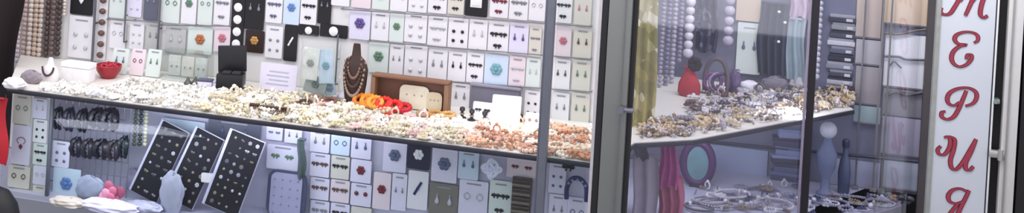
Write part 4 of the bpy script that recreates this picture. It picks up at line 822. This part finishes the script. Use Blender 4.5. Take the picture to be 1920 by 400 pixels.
bm = bm_new(); add_lathe(bm, [(10*k, 0), (11*k, 3*k), (12*k, 40*k), (9*k, 62*k), (5*k, 72*k), (5*k, 88*k)], 20); obj('bottle_body', bm, mat('#4d5672', .3), t)
bm = bm_new(); add_lathe(bm, [(6.5*k, 86*k), (7*k, 88*k), (7*k, 98*k), (4*k, 101*k)], 16); obj('cap', bm, mat('#39405a', .4), t)
# necklaces and pieces on the lower shelf
NK = [(1330, 378, 60, '#b9b3bd', 'silver'), (1352, 386, 78, '#8f8a96', 'dull grey'), (1372, 372, 66, '#cfcad2', 'bright silver'), (1404, 384, 84, '#a39a98', 'brownish silver'), (1430, 366, 70, '#7d7a92', 'slate'), (1452, 390, 74, '#c4bfc6', 'pale silver'), (1310, 394, 52, '#6a5f66', 'dark grey'), (1484, 378, 56, '#9a97ac', 'lilac grey'), (1556, 386, 60, '#8a8ca4', 'blue grey'), (1604, 380, 62, '#a9aabb', 'pale blue grey'), (1650, 388, 54, '#747a86', 'steel grey')]
for i, (px, py, Rp, c, nm) in enumerate(NK):
    p = on_z(px, py, ZL); k = p.y/F; bm = bm_new(); n = 44; r = 3.0*k
    for j in range(n):
        a = 2*math.pi*j/n; rr = Rp*.5*k*(1+.12*math.sin(2*a+i)); add_ball(bm, (rr*math.cos(a), rr*.8*math.sin(a), r+.001*(i % 4)), r, 1)
    t = thing('necklace', '%s bead necklace lying on the lower shelf, right window' % nm, 'necklace', frame((p.x, p.y, ZL+.0005+.002*(i % 3)), ANG+i*.4), 'necklaces on the lower right shelf'); obj('beads', bm, mat(c, .25, .2, .2), t)
    bm = bm_new(); add_ball(bm, (Rp*.5*k, 0, r*1.3), r*1.7, 2); obj('clasp', bm, mat('#d6d3da', .2, .3), t)
for i in range(70):
    px = r2.uniform(1250, 1715); py = r2.uniform(352 if px < 1500 else 372, 404); p = on_z(px, py, ZL)
    if (p-Vector((side(px).x, side(px).y, ZL))).y < .03: continue
    kind = r2.choice(['bracelet', 'ring', 'brooch', 'hair_clip']); cn, cs = [('silver', ['#b9b6c4', '#8e8ca0', '#cfcdd8']), ('brown', ['#6b5c58', '#8a7a6a']), ('navy', ['#3f4264', '#54587c'])][r2.choice([0, 0, 1, 2])]; s_ = r2.uniform(.009, .015)
    o = link(kind, jm(kind, r2.choice(cs)), None, frame((p.x, p.y, ZL+.004), r2.uniform(0, 6.28), r2.uniform(-.2, .2)) @ Matrix.Diagonal((s_, s_, s_, 1)))
    tag(o, '%s %s strewn on the lower shelf of the right window' % (cn, KW[kind]), KW[kind].split()[-1], '%s %ss on the lower right shelf' % (cn, KW[kind]))
for px, py, w_, c, lab in ((1697, 384, 34, '#23242e', 'black hair bow on the lower shelf beside the sign'), (1660, 372, 24, '#454a58', 'dark grey hair bow left of the black one by the sign')):
    p = on_z(px, py, ZL); k = p.y/F; t = thing('hair_bow', lab, 'hair bow', frame((p.x, p.y, ZL+w_*.32*k), ANG), 'hair bows on the lower right shelf')
    link('bow', motif('bow', c), t, Matrix.Diagonal((w_*.5*k, w_*.8*k, w_*.5*k, 1))); bm = bm_new(); add_box(bm, (0, .006, -w_*.1*k), (w_*.7*k, .006, w_*.16*k), .001); obj('clip', bm, STEEL, t)
